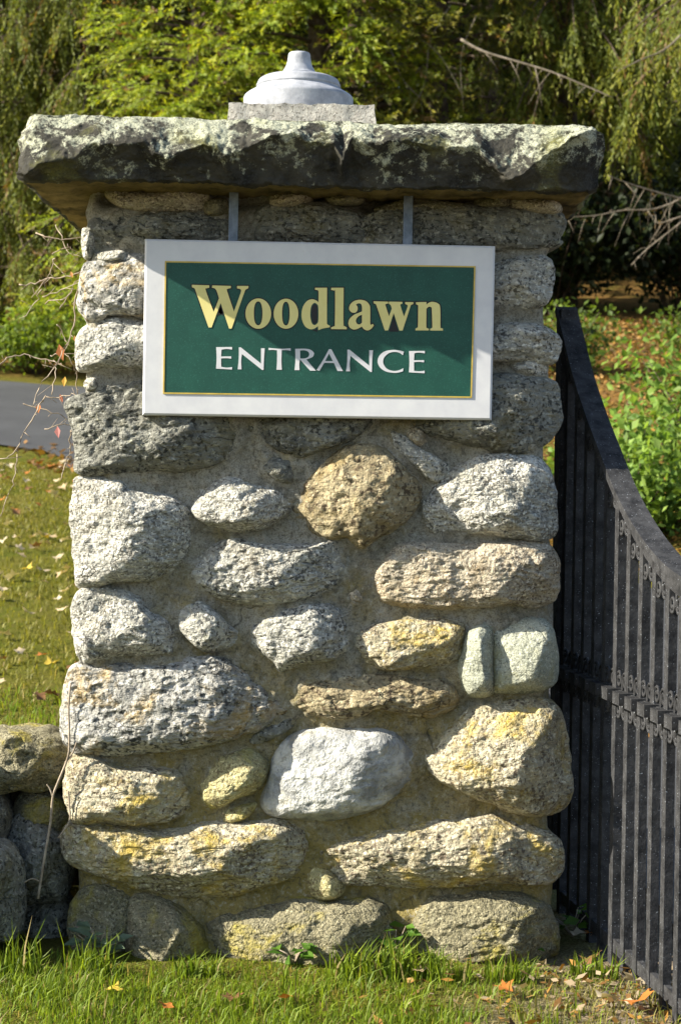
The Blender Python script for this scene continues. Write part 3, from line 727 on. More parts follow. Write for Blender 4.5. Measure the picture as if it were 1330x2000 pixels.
# ------------------------------------------------------------------ finial base on its plinth
FD = 5.42
def make_finial():
    zc = P(590, 238, FD - 0.2)[2]
    c = P(583, 199, FD); fin = empty('lamp_base', (c[0], c[1], c[2] - 0.15))
    tag(fin, 'pale bell shaped stone lamp base on a square plinth atop the capstone', 'lamp base')
    pa = P(447, 201, FD - 0.2); pb = P(731, 205, FD - 0.2)
    x0, x1, z1 = pa[0], pb[0], (pa[2] + pb[2]) / 2; z0 = 2.17
    ny = 14; nx = 44; nz = 10
    # rough concrete block
    a = Acc()
    V = []; F = []
    import itertools
    def sheet(o, u, v, nu, nv):
        b = len(V)
        for j in range(nv + 1):
            for i in range(nu + 1): V.append(np.array(o) + np.array(u) * i / nu + np.array(v) * j / nv)
        for j in range(nv):
            for i in range(nu):
                q = b + j * (nu + 1) + i; F.append((q, q + 1, q + nu + 2, q + nu + 1))
    w = x1 - x0; y0 = FD - 0.2 - CAM_D; dep = 0.42; h = z1 - z0
    sheet((x0, y0, z0), (w, 0, 0), (0, 0, h), nx, nz); sheet((x0 + w, y0, z0), (0, dep, 0), (0, 0, h), nx, nz)
    sheet((x0 + w, y0 + dep, z0), (-w, 0, 0), (0, 0, h), nx, nz); sheet((x0, y0 + dep, z0), (0, -dep, 0), (0, 0, h), nx, nz)
    sheet((x0, y0, z1), (w, 0, 0), (0, dep, 0), nx, nx)
    V = np.array(V); cx, cy = x0 + w / 2, y0 + dep / 2
    tz_ = (V[:, 2] - z0) / h
    V[:, 0] = cx + (V[:, 0] - cx) * (1.0 + 0.05 * (1 - tz_)); V[:, 1] = cy + (V[:, 1] - cy) * (1.0 + 0.04 * (1 - tz_))
    for i in range(3): V[:, i] += 0.004 * fbm(V * 30 + 5 * i, 3) + 0.003 * fbm(V * 8 + 9 * i, 2)
    me = mesh('plinth', V - np.array(fin.location), F, M['plinth'])
    o = bpy.data.objects.new('plinth', me); COL.objects.link(o); o.parent = fin
    prof = [(107, 199), (106, 193), (100, 187), (91, 182), (84, 177), (81, 174), (82.5, 171), (80, 165), (77, 159), (71, 155.5), (63, 153), (50, 151), (38.5, 149), (37, 146), (33, 143), (29, 137), (25.5, 131), (23.5, 124), (22.3, 116), (21.6, 110), (20.3, 106.5), (17, 105), (0.5, 104.6)]
    s = FD / FPX; n = 72; V = []; F = []
    prof = catmull(prof, 3, False)
    for r, y in prof:
        z = CAM_Z + (CY - y) * s + (c[2] - (CAM_Z + (CY - 199) * s))
        for k in range(n):
            th = 2 * math.pi * k / n; V.append((c[0] + r * s * math.cos(th), c[1] + r * s * math.sin(th), z))
    m = len(prof)
    for k in range(n): V[k] = (V[k][0], V[k][1], z1 - 0.008)      # the foot stands on the plinth
    for i in range(m - 1):
        for k in range(n): F.append((i * n + k, i * n + (k + 1) % n, (i + 1) * n + (k + 1) % n, (i + 1) * n + k))
    F.append(tuple((m - 1) * n + k for k in range(n)))
    V = np.array(V); V[:, :2] += (0.0012 * fbm(V * 25, 3))[:, None]
    V[:, 2] += 0.003
    me = mesh('turned_base', V - np.array(fin.location), F, M['finial'])
    o = bpy.data.objects.new('turned_base', me); COL.objects.link(o); o.parent = fin
make_finial()

# ------------------------------------------------------------------ the sign
SD = CAM_D - 0.095
def make_sign():
    def S(px, py): 
        p = P(px, py, SD); return p[0], p[2]
    c4 = [S(283, 466), S(967, 480), S(960, 821), S(278, 811)]
    cen = np.mean(c4, 0)
    sg = empty('entrance_sign', (cen[0], SD - CAM_D, c4[3][1]))
    tag(sg, 'green and white painted wooden sign reading Woodlawn Entrance hung on the pillar', 'sign')
    yf = SD - CAM_D
    def inset(c, d):
        c = np.array(c); o = []
        for i in range(4):
            a, b, n = c[i - 1], c[i], c[(i + 1) % 4]
            e1 = (b - a) / np.linalg.norm(b - a); e2 = (n - b) / np.linalg.norm(n - b)
            o.append(b + (-e1 + e2) * d)
        return np.array(o)
    # board with a chamfered front edge
    rings = [(inset(c4, 0.006), yf), (inset(c4, 0.0012), yf + 0.004), (inset(c4, 0.0), yf + 0.008), (inset(c4, 0.0), yf + 0.034)]
    V = []; F = []
    for rg, y in rings:
        for x, z in rg: V.append((x, y, z))
    for i in range(3):
        for k in range(4): F.append((i * 4 + k, i * 4 + (k + 1) % 4, (i + 1) * 4 + (k + 1) % 4, (i + 1) * 4 + k))
    F.append((3, 2, 1, 0)); F.append((12, 13, 14, 15))
    L = np.array(sg.location)
    def put(name, V, F, mat, smooth=False):
        me = mesh(name, np.array(V) - L, F, mat, smooth); o = bpy.data.objects.new(name, me); COL.objects.link(o); o.parent = sg; return o
    put('board', V, [f[::-1] for f in F], M['white'])
    g4 = [S(325, 512), S(926, 522), S(919, 775), S(321, 767)]
    gi = np.array(g4)
    def slab(name, poly, y0, y1, mat):
        k = len(poly); V = [(x, y0, z) for x, z in poly] + [(x, y1, z) for x, z in poly]
        F = [tuple(range(k))] + [(i, i + k, (i + 1) % k + k, (i + 1) % k) for i in range(k)]
        return put(name, V, F, mat)
    slab('green_panel', gi, yf - 0.0012, yf + 0.002, M['green_panel'])
    go = inset(gi, -0.0030); gn = inset(gi, 0.0008)
    V = [(x, yf - 0.0024, z) for x, z in go] + [(x, yf - 0.0024, z) for x, z in gn] + [(x, yf + 0.001, z) for x, z in go] + [(x, yf + 0.001, z) for x, z in gn]
    F = []
    for k in range(4):
        j = (k + 1) % 4
        F += [(k, j, 4 + j, 4 + k), (8 + k, k, j, 8 + j)[::-1], (4 + k, 4 + j, 12 + j, 12 + k)]
    put('gold_border', V, F, M['gold'])
    # hanger straps from under the capstone
    for x in (456, 798):
        a = Acc(); p0 = P(x - 9, 384, SD + 0.012); p1 = P(x + 9, 384, SD + 0.012)
        zb = P(x, 500, SD)[2]
        a.box((p0[0], yf + 0.036, zb), (p1[0], yf + 0.044, 2.07))
        a.box((p0[0], yf + 0.034, zb + 0.02), (p0[0] + 0.004, yf + 0.06, 2.07))
        V = np.array(a.v); put('hanger_strap', V, a.f, M['galv'])
    # lettering, drawn by hand
    def contour(pts, T):
        P_ = [(T(p[0], p[1]), len(p) > 2) for p in pts]
        m = len(P_); sharp = [i for i in range(m) if not P_[i][1]]
        if not sharp: return catmull([p for p, _ in P_], 7)
        out = []
        for a, b in zip(sharp, sharp[1:] + [sharp[0] + m]):
            run = [P_[i % m][0] for i in range(a, b + 1)]
            if len(run) == 2:
                out += [np.array(run[0]) * (1 - t) + np.array(run[1]) * t for t in (0, 0.04, 0.5, 0.96)]
            else: out += list(catmull(run, 6, False)[:-1])
        return np.array(out)
    def area(c): x, y = c[:, 0], c[:, 1]; return 0.5 * np.sum(x * np.roll(y, -1) - np.roll(x, -1) * y)
    def offs(c, d):
        if area(c) < 0: c = c[::-1]
        n1 = c - np.roll(c, 1, 0); n2 = np.roll(c, -1, 0) - c
        n1 /= np.linalg.norm(n1, axis=1)[:, None] + 1e-9; n2 /= np.linalg.norm(n2, axis=1)[:, None] + 1e-9
        t = n1 + n2; nn = np.stack([t[:, 1], -t[:, 0]], 1); l = np.linalg.norm(nn, axis=1)[:, None] + 1e-6
        nn = nn / l; k = np.clip(2 / l, 1, 1.7)
        return c + nn * d * k
    def glyph(name, contours, y, mat, thick):
        cu = bpy.data.curves.new(name, 'CURVE'); cu.dimensions = '2D'; cu.fill_mode = 'BOTH'; cu.extrude = thick / 2
        for c in contours:
            s = cu.splines.new('POLY'); s.points.add(len(c) - 1); s.use_cyclic_u = True
            for pt, (x, z) in zip(s.points, c): pt.co = (x, z, 0, 1)
        t = bpy.data.objects.new(name, cu); COL.objects.link(t)
        dg = bpy.context.evaluated_depsgraph_get(); me = bpy.data.meshes.new_from_object(t.evaluated_get(dg))
        bpy.data.objects.remove(t); bpy.data.curves.remove(cu)
        me.materials.clear(); me.materials.append(mat)
        n = len(me.vertices); co = np.empty(n * 3, np.float32); me.vertices.foreach_get('co', co); co = co.reshape(-1, 3)
        w = np.stack([co[:, 0], y - co[:, 2], co[:, 1]], 1) - L
        me.vertices.foreach_set('co', w.astype(np.float32).ravel()); me.update()
        o = bpy.data.objects.new(name, me); COL.objects.link(o); o.parent = sg
        return o
    s = 1
    def T1(ox): return lambda x, y: S(ox + x / 7.0, 540 + y / 7.0)
    def T2(ox): return lambda x, y: S(ox + x / 8.867, 660 + y / 8.867)
    def ell(cx, cy, rx, ry, p=2.0, n=14):
        o = []
        for k in range(n):
            a = 2 * math.pi * k / n; c_, s_ = math.cos(a), math.sin(a)
            o.append((cx + rx * math.copysign(abs(c_) ** (2 / p), c_), cy + ry * math.copysign(abs(s_) ** (2 / p), s_), 1))
        return o
    A, B, C = T1(370), T1(520), T1(680)
    wood = [
     (A, [[(38,115),(275,122),(275,155),(235,165,s),(228,195,s),(335,485),(408,300),(378,205,s),(350,165,s),(312,155),(315,123),(570,130),(568,160),(530,170,s),(520,205,s),(612,480),(700,235,s),(708,190,s),(690,170,s),(655,165),(655,130),(810,130),(808,162),(775,180,s),(752,225,s),(580,713),(545,713),(430,365),(307,697),(265,697),(95,215,s),(75,165,s),(40,150)]]),
     (A, [ell(944,508,175,207), ell(942,505,59,163,2.3)]),
     (B, [ell(272,510,168,205), ell(270,508,52,162,2.3)]),
     (B, [[(668,155),(832,155),(830,600,s),(838,655,s),(870,672),(870,695),(780,710,s),(712,735),(708,680),(660,712,s),(600,722,s),(530,680,s),(490,590,s),(485,500,s),(505,410,s),(560,335,s),(630,312,s),(685,330,s),(715,355),(715,215,s),(705,190,s),(668,182)],
          [(660,362,s),(700,385,s),(713,430,s),(713,600,s),(695,645,s),(660,665,s),(625,640,s),(605,560,s),(605,470,s),(620,400,s)]]),
     (B, [[(888,155),(1058,155),(1055,640,s),(1065,675,s),(1100,695),(1100,722),(888,720),(888,695),(925,680,s),(938,640,s),(942,220,s),(930,195,s),(888,185)]]),
     (C, [[(178,320,s),(245,340,s),(290,390,s),(300,450,s),(300,640),(310,662,s),(335,648),(350,668),(315,715,s),(262,738,s),(215,720,s),(185,685),(130,715,s),(70,725,s),(20,695,s),(2,640,s),(20,580,s),(80,525,s),(150,495,s),(188,478),(188,420,s),(175,378,s),(140,368,s),(105,385),(128,420,s),(125,465,s),(95,495,s),(50,492,s),(15,455,s),(20,400,s),(60,350,s),(115,325,s)],
          [(188,525),(188,630),(160,655,s),(125,650,s),(105,615,s),(115,575,s),(150,540,s)]]),
     (C, [[(345,340),(545,345),(545,370),(515,378,s),(510,400,s),(557,545),(595,440),(580,395,s),(555,372),(555,345),(740,348),(738,375),(715,382,s),(714,405,s),(760,548),(808,420,s),(805,390,s),(778,378),(778,350),(890,352),(888,378),(860,390,s),(848,415,s),(742,740),(698,740),(620,500),(545,738),(500,738),(390,410,s),(375,380,s),(348,368)]]),
     (C, [[(925,352),(1068,350),(1068,385),(1110,355,s),(1160,348,s),(1225,370,s),(1255,430,s),(1258,680,s),(1265,705,s),(1292,712),(1292,740),(1118,740),(1118,715),(1140,705,s),(1148,670,s),(1140,450,s),(1128,420,s),(1100,415,s),(1068,440),(1065,680,s),(1075,705,s),(1100,715),(1100,738),(918,738),(918,712),(942,700,s),(952,670,s),(955,420,s),(950,395,s),(925,380)]]),
    ]
    for T, cs in wood:
        cc = [contour(c, T) for c in cs]
        o = glyph('letter', cc, yf - 0.0022, M['cream'], 0.0004)
        ol = [offs(cc[0], 0.0030)] + [offs(c, -0.0030) for c in cc[1:]]
        b = glyph('letter_outline', ol, yf - 0.0016, M['black'], 0.0004); b.parent = o
    E, F_, G = T2(410), T2(550), T2(690)
    ent = [
     (E, [[(112,160),(388,158),(388,203),(290,192,s),(205,203),(198,322),(372,320),(375,360),(290,352,s),(198,355),(200,500),(290,515,s),(388,505),(388,548),(250,540,s),(110,532),(120,350,s)]]),
     (E, [[(505,163),(540,165),(888,445),(888,180),(952,180),(938,380,s),(932,555),(905,555),(558,280),(545,400,s),(552,545),(485,545),(503,350,s)]]),
     (E, [[(1018,172),(1018,212),(1090,208,s),(1165,215),(1165,400,s),(1155,552),(1248,552),(1240,400,s),(1245,215),(1320,212,s),(1401,222),(1399,180),(1200,188,s)]]),
     (F_, [[(238,190),(300,188,s),(420,188,s),(500,205,s),(555,250,s),(560,290,s),(530,335,s),(430,374),(595,568),(495,568),(320,372),(308,450,s),(312,558),(225,558),(240,400,s)],
           [(322,218),(400,216,s),(460,240,s),(480,285,s),(460,330,s),(400,355,s),(322,358)]]),
     (F_, [[(822,195),(862,197),(1062,575),(968,573),(905,435),(740,432),(655,570),(605,557),(720,380,s)], [(822,272),(888,402),(755,400)]]),
     (G, [[(-103,203),(-65,205),(275,480),(275,213),(340,215),(325,400,s),(320,592),(295,590),(-50,312),(-63,450,s),(-57,578),(-125,578),(-105,400,s)]]),
     (G, [[(875,240),(855,300),(800,260,s),(720,243,s),(620,262,s),(540,330,s),(515,400,s),(530,470,s),(590,540,s),(690,572,s),(780,562,s),(865,525),(858,578),(780,600,s),(690,605,s),(560,580,s),(460,510,s),(420,410,s),(450,310,s),(540,235,s),(680,208,s),(800,218,s)]]),
     (G, [[(962,228),(1235,225),(1235,268),(1140,255,s),(1055,265),(1048,388),(1222,385),(1222,424),(1140,415,s),(1048,420),(1050,570),(1140,578,s),(1232,568),(1232,612),(1100,605,s),(960,596),(970,420,s)]]),
    ]
    for T, cs in ent: glyph('letter', [contour(c, T) for c in cs], yf - 0.0018, M['white'], 0.0006)
make_sign()

# ------------------------------------------------------------------ the iron gate, swung open towards the camera
HX, HY = 0.672, 0.54
GA = math.atan2(0.14, 1.0)                    # the leaf comes forward and a little to the right
GS = np.array((math.sin(GA), -math.cos(GA)))  # along the gate
GN = np.array((-math.cos(GA), -math.sin(GA))) # its outer face, to the left
SW = [(0, 1.775), (0.09, 1.68), (0.2, 1.565), (0.34, 1.45), (0.48, 1.35), (0.65, 1.235), (0.83, 1.145), (1.0, 1.085), (1.15, 1.05), (1.4, 1.02), (1.75, 1.0)]
def rail_z(s): return float(np.interp(s, [a for a, _ in SWC], [b for _, b in SWC]))
SWC = catmull(SW, 6, False)
def make_gate():
    g = empty('iron_gate', (HX, HY, 0.0)); tag(g, 'black wrought iron gate leaf with swooping top rail and small scrolls', 'gate')
    def W(s, n, z): return np.array((HX + GS[0] * s + GN[0] * n, HY + GS[1] * s + GN[1] * n, z))
    def gbox(a, s0, s1, n0, n1, z0, z1, bev=0.0):
        V = [W(s, n, z) for s in (s0, s1) for n in (n0, n1) for z in (z0, z1)]
        a.add(V, [(0, 2, 3, 1), (4, 5, 7, 6), (0, 1, 5, 4), (2, 6, 7, 3), (0, 4, 6, 2), (1, 3, 7, 5)])
    a = Acc(); gbox(a, -0.025, 0.03, -0.025, 0.025, 0.03, 1.765); a.obj('hinge_post', M['iron'], g)
    # top rail: a flat capping bar swept along the swoop
    V = []; F = []
    for i, (s, z) in enumerate(SWC):
        j0, j1 = max(i - 1, 0), min(i + 1, len(SWC) - 1); t = SWC[j1] - SWC[j0]; t /= np.linalg.norm(t); nn = np.array((-t[1], t[0]))
        for n in (-0.032, 0.032):
            for h in (0.0, -0.02): V.append(W(s + nn[0] * h - 0.01, n, z + nn[1] * h))
    for i in range(len(SWC) - 1):
        b = i * 4; c = b + 4
        F += [(b, b + 2, c + 2, c), (b + 1, c + 1, c + 3, b + 3), (b, c, c + 1, b + 1), (b + 2, b + 3, c + 3, c + 2)]
    F += [(0, 1, 3, 2), (len(V) - 4, len(V) - 2, len(V) - 1, len(V) - 3)]
    a = Acc(); a.add(V, F); a.obj('top_rail', M['iron'], g)
    V = []; F = []
    for i, (s, z) in enumerate(SWC):
        for n in (-0.016, 0.016):
            for h in (-0.02, -0.062): V.append(W(s, n, z + h))
    for i in range(len(SWC) - 1):
        b = i * 4; c = b + 4
        F += [(b, b + 2, c + 2, c), (b + 1, c + 1, c + 3, b + 3), (b, c, c + 1, b + 1), (b + 2, b + 3, c + 3, c + 2)]
    a = Acc(); a.add(V, F); a.obj('under_rail', M['iron'], g)
    gap = 0.109; bars = [0.055 + gap * k for k in range(16)]
    for k, s in enumerate(bars):
        w = 0.0115 + 0.0006 * math.sin(k * 5.3)
        a = Acc(); gbox(a, s - w * 1.4, s + w * 1.4, -w, w, -0.04, rail_z(s) - 0.05); a.obj('bar', M['iron'], g)
    a = Acc(); gbox(a, 1.735, 1.79, -0.025, 0.025, 0.03, 0.99); a.obj('end_post', M['iron'], g)
    a = Acc(); gbox(a, 0.03, 1.735, -0.008, 0.008, 0.0, 0.035); a.obj('bottom_rail', M['iron'], g)
    zs_ = 0.69
    a = Acc(); gbox(a, 0.03, 1.735, -0.009, 0.009, zs_ - 0.012, zs_ + 0.012); a.obj('middle_rail', M['iron'], g)
    a = Acc(); gbox(a, -0.03, 0.03, -0.04, 0.04, zs_ - 0.016, zs_ + 0.016)
    V0 = [np.array(v) - np.array((HX, HY, 0)) for v in a.v]
    # collars round every bar at the middle rail (shared mesh)
    base = W(0, 0, 0)
    cm = mesh('collar', [np.array(v) - W(0, 0, zs_) for v in a.v], a.f, M['iron'], False)
    # a pair of little scrolls, as tubes; flipped copies hang below
    def scroll_mesh(flip):
        a = Acc()
        for cx, sg_ in ((-0.026, 1), (0.026, -1)):
            pts = []
            for q in range(26):
                u = q / 25
                if u < 0.2: x = cx - 0.021; z = 0.012 + u / 0.2 * 0.028
                else:
                    th = math.pi - (u - 0.2) / 0.8 * math.pi * 2.9; r = 0.021 - 0.015 * (u - 0.2) / 0.8
                    x = cx + r * math.cos(th); z = 0.040 + r * math.sin(th) * 1.15
                pts.append(W(x, 0.006, z * flip) - W(0, 0, 0))
            a.tube(pts, 0.0042, 6)
        return mesh('scroll_pair', a.v, a.f, M['iron'], True)
    up, dn = scroll_mesh(1), scroll_mesh(-1)
    for k, s in enumerate(bars):
        link('collar', cm, g, Vector(W(s, 0, zs_)))
        if k < 15:
            m = s + gap / 2
            link('scroll_pair', up, g, Vector(W(m, 0, zs_))); link('scroll_pair', dn, g, Vector(W(m, 0, zs_)))
            link('scroll_pair', dn, g, Vector(W(m, 0, rail_z(m) - 0.055)))
    for z in (1.66, 0.24):
        a = Acc()
        V = [(x, y, zz) for x in (0.50, HX - 0.02) for y in (HY - 0.02, HY + 0.02) for zz in (z - 0.03, z + 0.03)]
        a.add(V, [(0, 1, 3, 2), (4, 6, 7, 5), (0, 4, 5, 1), (2, 3, 7, 6), (0, 2, 6, 4), (1, 5, 7, 3)])
        a.obj('hinge', M['iron'], g)
make_gate()

# ------------------------------------------------------------------ dry stone wall running off to the left of the pillar
def make_wall():
    w = empty('dry_stone_wall', (-1.05, 0.15, 0)); tag(w, 'low dry stone wall of loose boulders meeting the pillar on the left', 'stone wall')
    W_ = [([(-90,1500),(-40,1445),(20,1428),(80,1440),(120,1462),(137,1492),(132,1522),(90,1542),(20,1546),(-60,1556)], 5.12, .14, 'base', .3),
          ([(22,1600),(48,1552),(100,1548),(136,1565),(140,1612),(100,1640),(50,1624)], 5.16, .10, 'base', .25),
          ([(2,1690),(28,1606),(60,1592),(100,1620),(132,1652),(128,1740),(60,1762),(16,1745)], 5.10, .12, 'dark', .25),
          ([(-110,1710),(-60,1668),(0,1660),(25,1692),(38,1750),(36,1815),(0,1833),(-90,1845)], 4.88, .16, 'dark', .25),
          ([(36,1780),(70,1748),(120,1750),(142,1800),(140,1880),(50,1890)], 5.14, .08, 'dark', .2),
          ([(-60,1560),(0,1556),(20,1600),(0,1660),(-70,1665)], 5.1, .12, 'dark', .25),
          ([(-340,1500),(-280,1440),(-180,1425),(-115,1455),(-95,1530),(-150,1575),(-310,1575)], 4.86, .18, 'gray', .3),
          ([(-340,1600),(-260,1570),(-140,1572),(-75,1600),(-80,1690),(-160,1720),(-320,1710)], 4.84, .18, 'tan', .3),
          ([(-330,1760),(-250,1720),(-160,1725),(-110,1750),(-100,1850),(-200,1870),(-330,1860)], 4.80, .18, 'mixed', .3),
          ([(-650,1400),(-590,1290),(-450,1275),(-345,1350),(-335,1530),(-420,1590),(-620,1590)], 4.86, .18, 'tan', .3),
          ([(-660,1640),(-560,1590),(-420,1595),(-345,1640),(-350,1740),(-460,1760),(-640,1750)], 4.84, .18, 'gray', .3),
          ([(-660,1790),(-540,1760),(-420,1765),(-340,1790),(-345,1870),(-640,1880)], 4.9, .18, 'base', .3)]
    for k, (poly, d, prot, mt, back) in enumerate(W_):
        me, cen = stone_mesh('boulder', poly, d, prot, M[mt], 400 + k, None, back=back, nfac=5, taper=0.7, rough=1.7, res=6)
        link('boulder', me, w, Vector(cen))
    a = Acc()
    pts = [P(x, 1800, 5.5) for x in (130, -100, -400, -700)]
    for i in range(3):
        pass
    xs = np.linspace(P(-700, 1700, 5.5)[0], -0.74, 40); th = np.linspace(0, math.pi, 12)
    V = []; F = []
    for x in xs:
        for t in th:
            V.append((x, 0.42 - 0.24 * math.cos(t), 0.50 * math.sin(t) ** 0.6 - 0.03))
    V = np.array(V); V += 0.03 * np.stack([fbm(V * 6 + 9 * i, 3) for i in range(3)], 1)
    for i in range(39):
        for k in range(11): F.append((i * 12 + k, (i + 1) * 12 + k, (i + 1) * 12 + k + 1, i * 12 + k + 1))
    link('rubble_core', mesh('rubble_core', V - np.array(w.location), [f for f in F], M['soil']), w, w.location)
make_wall()

# ------------------------------------------------------------------ leaves: clouds of little diamond leaves
def diamonds(base, dirn, length, width, nrm, curl=0.0):
    """leaf blades: base point, direction, length, width, normal -> (n,4,3)"""
    d = dirn / (np.linalg.norm(dirn, axis=1)[:, None] + 1e-9)
    s = np.cross(d, nrm); s /= np.linalg.norm(s, axis=1)[:, None] + 1e-9
    L = np.broadcast_to(np.asarray(length), (len(base),))[:, None]; Wd = np.broadcast_to(np.asarray(width), (len(base),))[:, None]
    up = np.cross(s, d)
    a = base; m = base + d * L * 0.45
    return np.stack([a, m + s * Wd / 2 + up * curl * L, base + d * L, m - s * Wd / 2 + up * curl * L], 1)
def cloud(name, Q, col, mat, parent=None, loc=None):
    n = len(Q); V = Q.reshape(-1, 3)
    if loc is None: loc = parent_loc(parent) if parent is not None else Vector((0, 0, 0))
    F = np.arange(n * 4).reshape(n, 4)
    me = mesh(name, V - np.array(loc), F, mat, False, np.repeat(col, 4, 0))
    o = bpy.data.objects.new(name, me); COL.objects.link(o)
    if parent is not None: o.parent = parent; o.location = Vector(loc) - parent_loc(parent)
    else: o.location = loc
    return o
def jitter(c, n, rs, amt=0.25):
    c = np.asarray(c, float); v = 1 + rs.normal(0, amt, (n, 1)); return np.clip(c * np.clip(v, 0.35, 1.9), 0.003, 0.9)

def conifer(x, d, h, rad, label, seed, style, zmin=0.4, pal=((.085, .12, .014), (.05, .085, .012)), dens=1.0, nbr=150, group='conifers behind the drive', dead=None, front=True):
    rs = np.random.default_rng(seed)
    z0 = float(tz(x, d)[0]) - 0.05
    base = np.array((x, d - CAM_D, z0))
    t = empty('conifer_tree', base); tag(t, label, 'tree', group)
    a = Acc()
    pts = [base + (0.06 * math.sin(i * 1.3), 0.05 * math.cos(i), h * i / 10) for i in range(11)]
    a.tube(pts, [0.20 * (1 - i / 10.5) * h / 10 + 0.01 for i in range(11)], 9); 
    a.obj('trunk', M['bark'], t, True)
    limb = Acc(); Q = []; Cc = []
    for b in range(nbr):
        f = rs.uniform(0, 1) ** 0.9; zz = zmin + (h * 0.97 - zmin) * f
        az = rs.uniform(-math.pi, math.pi) if not front else -math.pi / 2 + rs.normal(0, 1.05)
        L = rad * (1 - zz / h) ** 0.75 * rs.uniform(0.7, 1.12) + 0.3
        dr = np.array((math.cos(az), math.sin(az), 0)); sd = np.array((-dr[1], dr[0], 0))
        up, dp = (0.10, 0.55) if style == 'droop' else (0.25, 0.30)
        dp *= rs.uniform(0.6, 1.4)
        ts = np.linspace(0, 1, 7)
        cur = base + np.array((0, 0, zz)) + np.outer(ts * L, dr) + np.outer(up * L * ts - dp * L * ts ** 2, (0, 0, 1))
        limb.tube(cur, [0.035 * (1 - 0.85 * q) * (0.5 + L / 3) for q in ts], 4)
        nb = int(L * 13 * dens) + 4
        tb = rs.uniform(0.28, 1.0, nb) ** 0.8
        pb = base + np.array((0, 0, zz)) + np.outer(tb * L, dr) + np.outer(up * L * tb - dp * L * tb ** 2, (0, 0, 1))
        side = rs.choice((-1, 1), nb)[:, None]
        if style == 'droop':
            dirs = dr * rs.uniform(0.0, 0.4, (nb, 1)) + sd * side * rs.uniform(0.05, 0.5, (nb, 1)) + np.array((0, 0, -1)) * rs.uniform(0.6, 1.2, (nb, 1)); ln = rs.uniform(0.35, 0.95, nb)
        else:
            dirs = dr * rs.uniform(0.3, 1.0, (nb, 1)) + sd * side * rs.uniform(0.1, 0.9, (nb, 1)) + np.array((0, 0, 1)) * rs.uniform(-0.55, 0.25, (nb, 1)); ln = rs.uniform(0.25, 0.6, nb)
        dirs /= np.linalg.norm(dirs, axis=1)[:, None]
        k = 22 if front else 12
        s = np.tile(np.linspace(0.05, 1, k), nb); bi = np.repeat(np.arange(nb), k)
        sag = np.array((0, 0, -1)) * (s ** 2 * ln[bi] * (0.25 if style == 'droop' else 0.12))[:, None]
        pos = pb[bi] + dirs[bi] * (s * ln[bi])[:, None] + sag
        n = len(pos)
        lat = np.cross(dirs[bi], rs.normal(0, 1, (n, 3))); lat /= np.linalg.norm(lat, axis=1)[:, None] + 1e-9
        ld = dirs[bi] * rs.uniform(0.5, 1.0, (n, 1)) + lat * rs.uniform(0.3, 0.8, (n, 1)) + np.array((0, 0, -0.2))
        nr = rs.normal(0, 0.8, (n, 3)) + np.array((-1.1, -0.8, 0.7))
        ll = rs.uniform(0.05, 0.10, n) * (1.0 if front else 1.6) * (1.0 if style != 'droop' else 1.1)
        Q.append(diamonds(pos, ld, ll, ll * rs.uniform(0.2, 0.34, n), nr))
        w = np.clip(rs.normal(0.5, 0.33, nb), 0, 1)[bi][:, None]
        c = np.array(pal[0]) * w + np.array(pal[1]) * (1 - w)
        tip = (s > 0.75)[:, None]; c = np.where(tip, c * np.array((1.35, 1.2, 1.0)), c)
        br = rs.random(nb)[bi][:, None] < 0.07; c = np.where(br, np.array((0.17, 0.10, 0.03)), c)
        Cc.append(np.clip(c * (1 + rs.normal(0, 0.22, (n, 1))), 0.004, 0.5))
    limb.obj('limbs', M['bark'], t, True)['kind'] = 'stuff'
    cloud('crown', np.concatenate(Q), np.concatenate(Cc), M['leaf'], t)
    if dead:
        for pts, r0 in dead:
            a = Acc(); c = catmull([P(px, py, dd) for px, py, dd in pts], 4, False)
            a.tube(c, np.linspace(r0, r0 * 0.35, len(c)), 5)
            rs2 = random.Random(int(r0 * 1e5) + len(pts) * 7 + int(pts[0][0]))
            for i in range(2, len(c) - 1, 1):
                for _ in range(1):
                    dv = np.array((rs2.uniform(-.5, .5), rs2.uniform(-.4, .4), rs2.uniform(-1, .25))); L = rs2.uniform(.15, .6)
                    p1 = c[i] + dv * L * .5; p2 = c[i] + dv * L + np.array((0, 0, -.12 * L))
                    a.tube([c[i], p1, p2], [r0 * .3, r0 * .2, r0 * .1], 4)
            a.obj('dead_branch', M['deadwood'], t, True)
    return t

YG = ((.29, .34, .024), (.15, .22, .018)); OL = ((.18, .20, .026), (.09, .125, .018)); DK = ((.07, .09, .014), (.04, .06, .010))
BR = ((.17, .17, .025), (.09, .11, .018))
DEAD = [([(900,77,24.2),(945,101,24.1),(1012,121,24),(1075,140,23.9),(1127,161,23.8),(1197,191,23.7)], .020),
        ([(1330,68,24),(1295,98,23.9),(1250,117,23.8),(1204,140,23.7)], .015),
        ([(1380,400,23.6),(1330,388,23.5),(1285,376,23.4),(1232,360,23.3),(1187,343,23.2)], .018),
        ([(1360,370,23.8),(1330,388,23.7),(1278,408,23.6),(1215,411,23.5),(1162,421,23.4),(1092,425,23.3)], .017),
        ([(1370,400,23.3),(1330,434,23.2),(1267,483,23.1),(1232,518,23.0)], .014),
        ([(1370,415,23.4),(1330,423,23.3),(1285,436,23.3),(1280,420,23.3)], .016)]
DEAD2 = [([(720,20,26.8),(760,90,26.6),(790,160,26.5),(850,215,26.4)], 0.0076), ([(880,10,26.8),(840,80,26.6),(830,160,26.5),(800,220,26.5)], 0.0067),
         ([(760,30,26.8),(800,60,26.6),(860,110,26.5),(905,190,26.4)], 0.0084), ([(700,60,27.0),(730,120,26.8),(735,190,26.7)], 0.0059), ([(930,30,26.6),(900,110,26.5),(905,215,26.4)], 0.0067)]
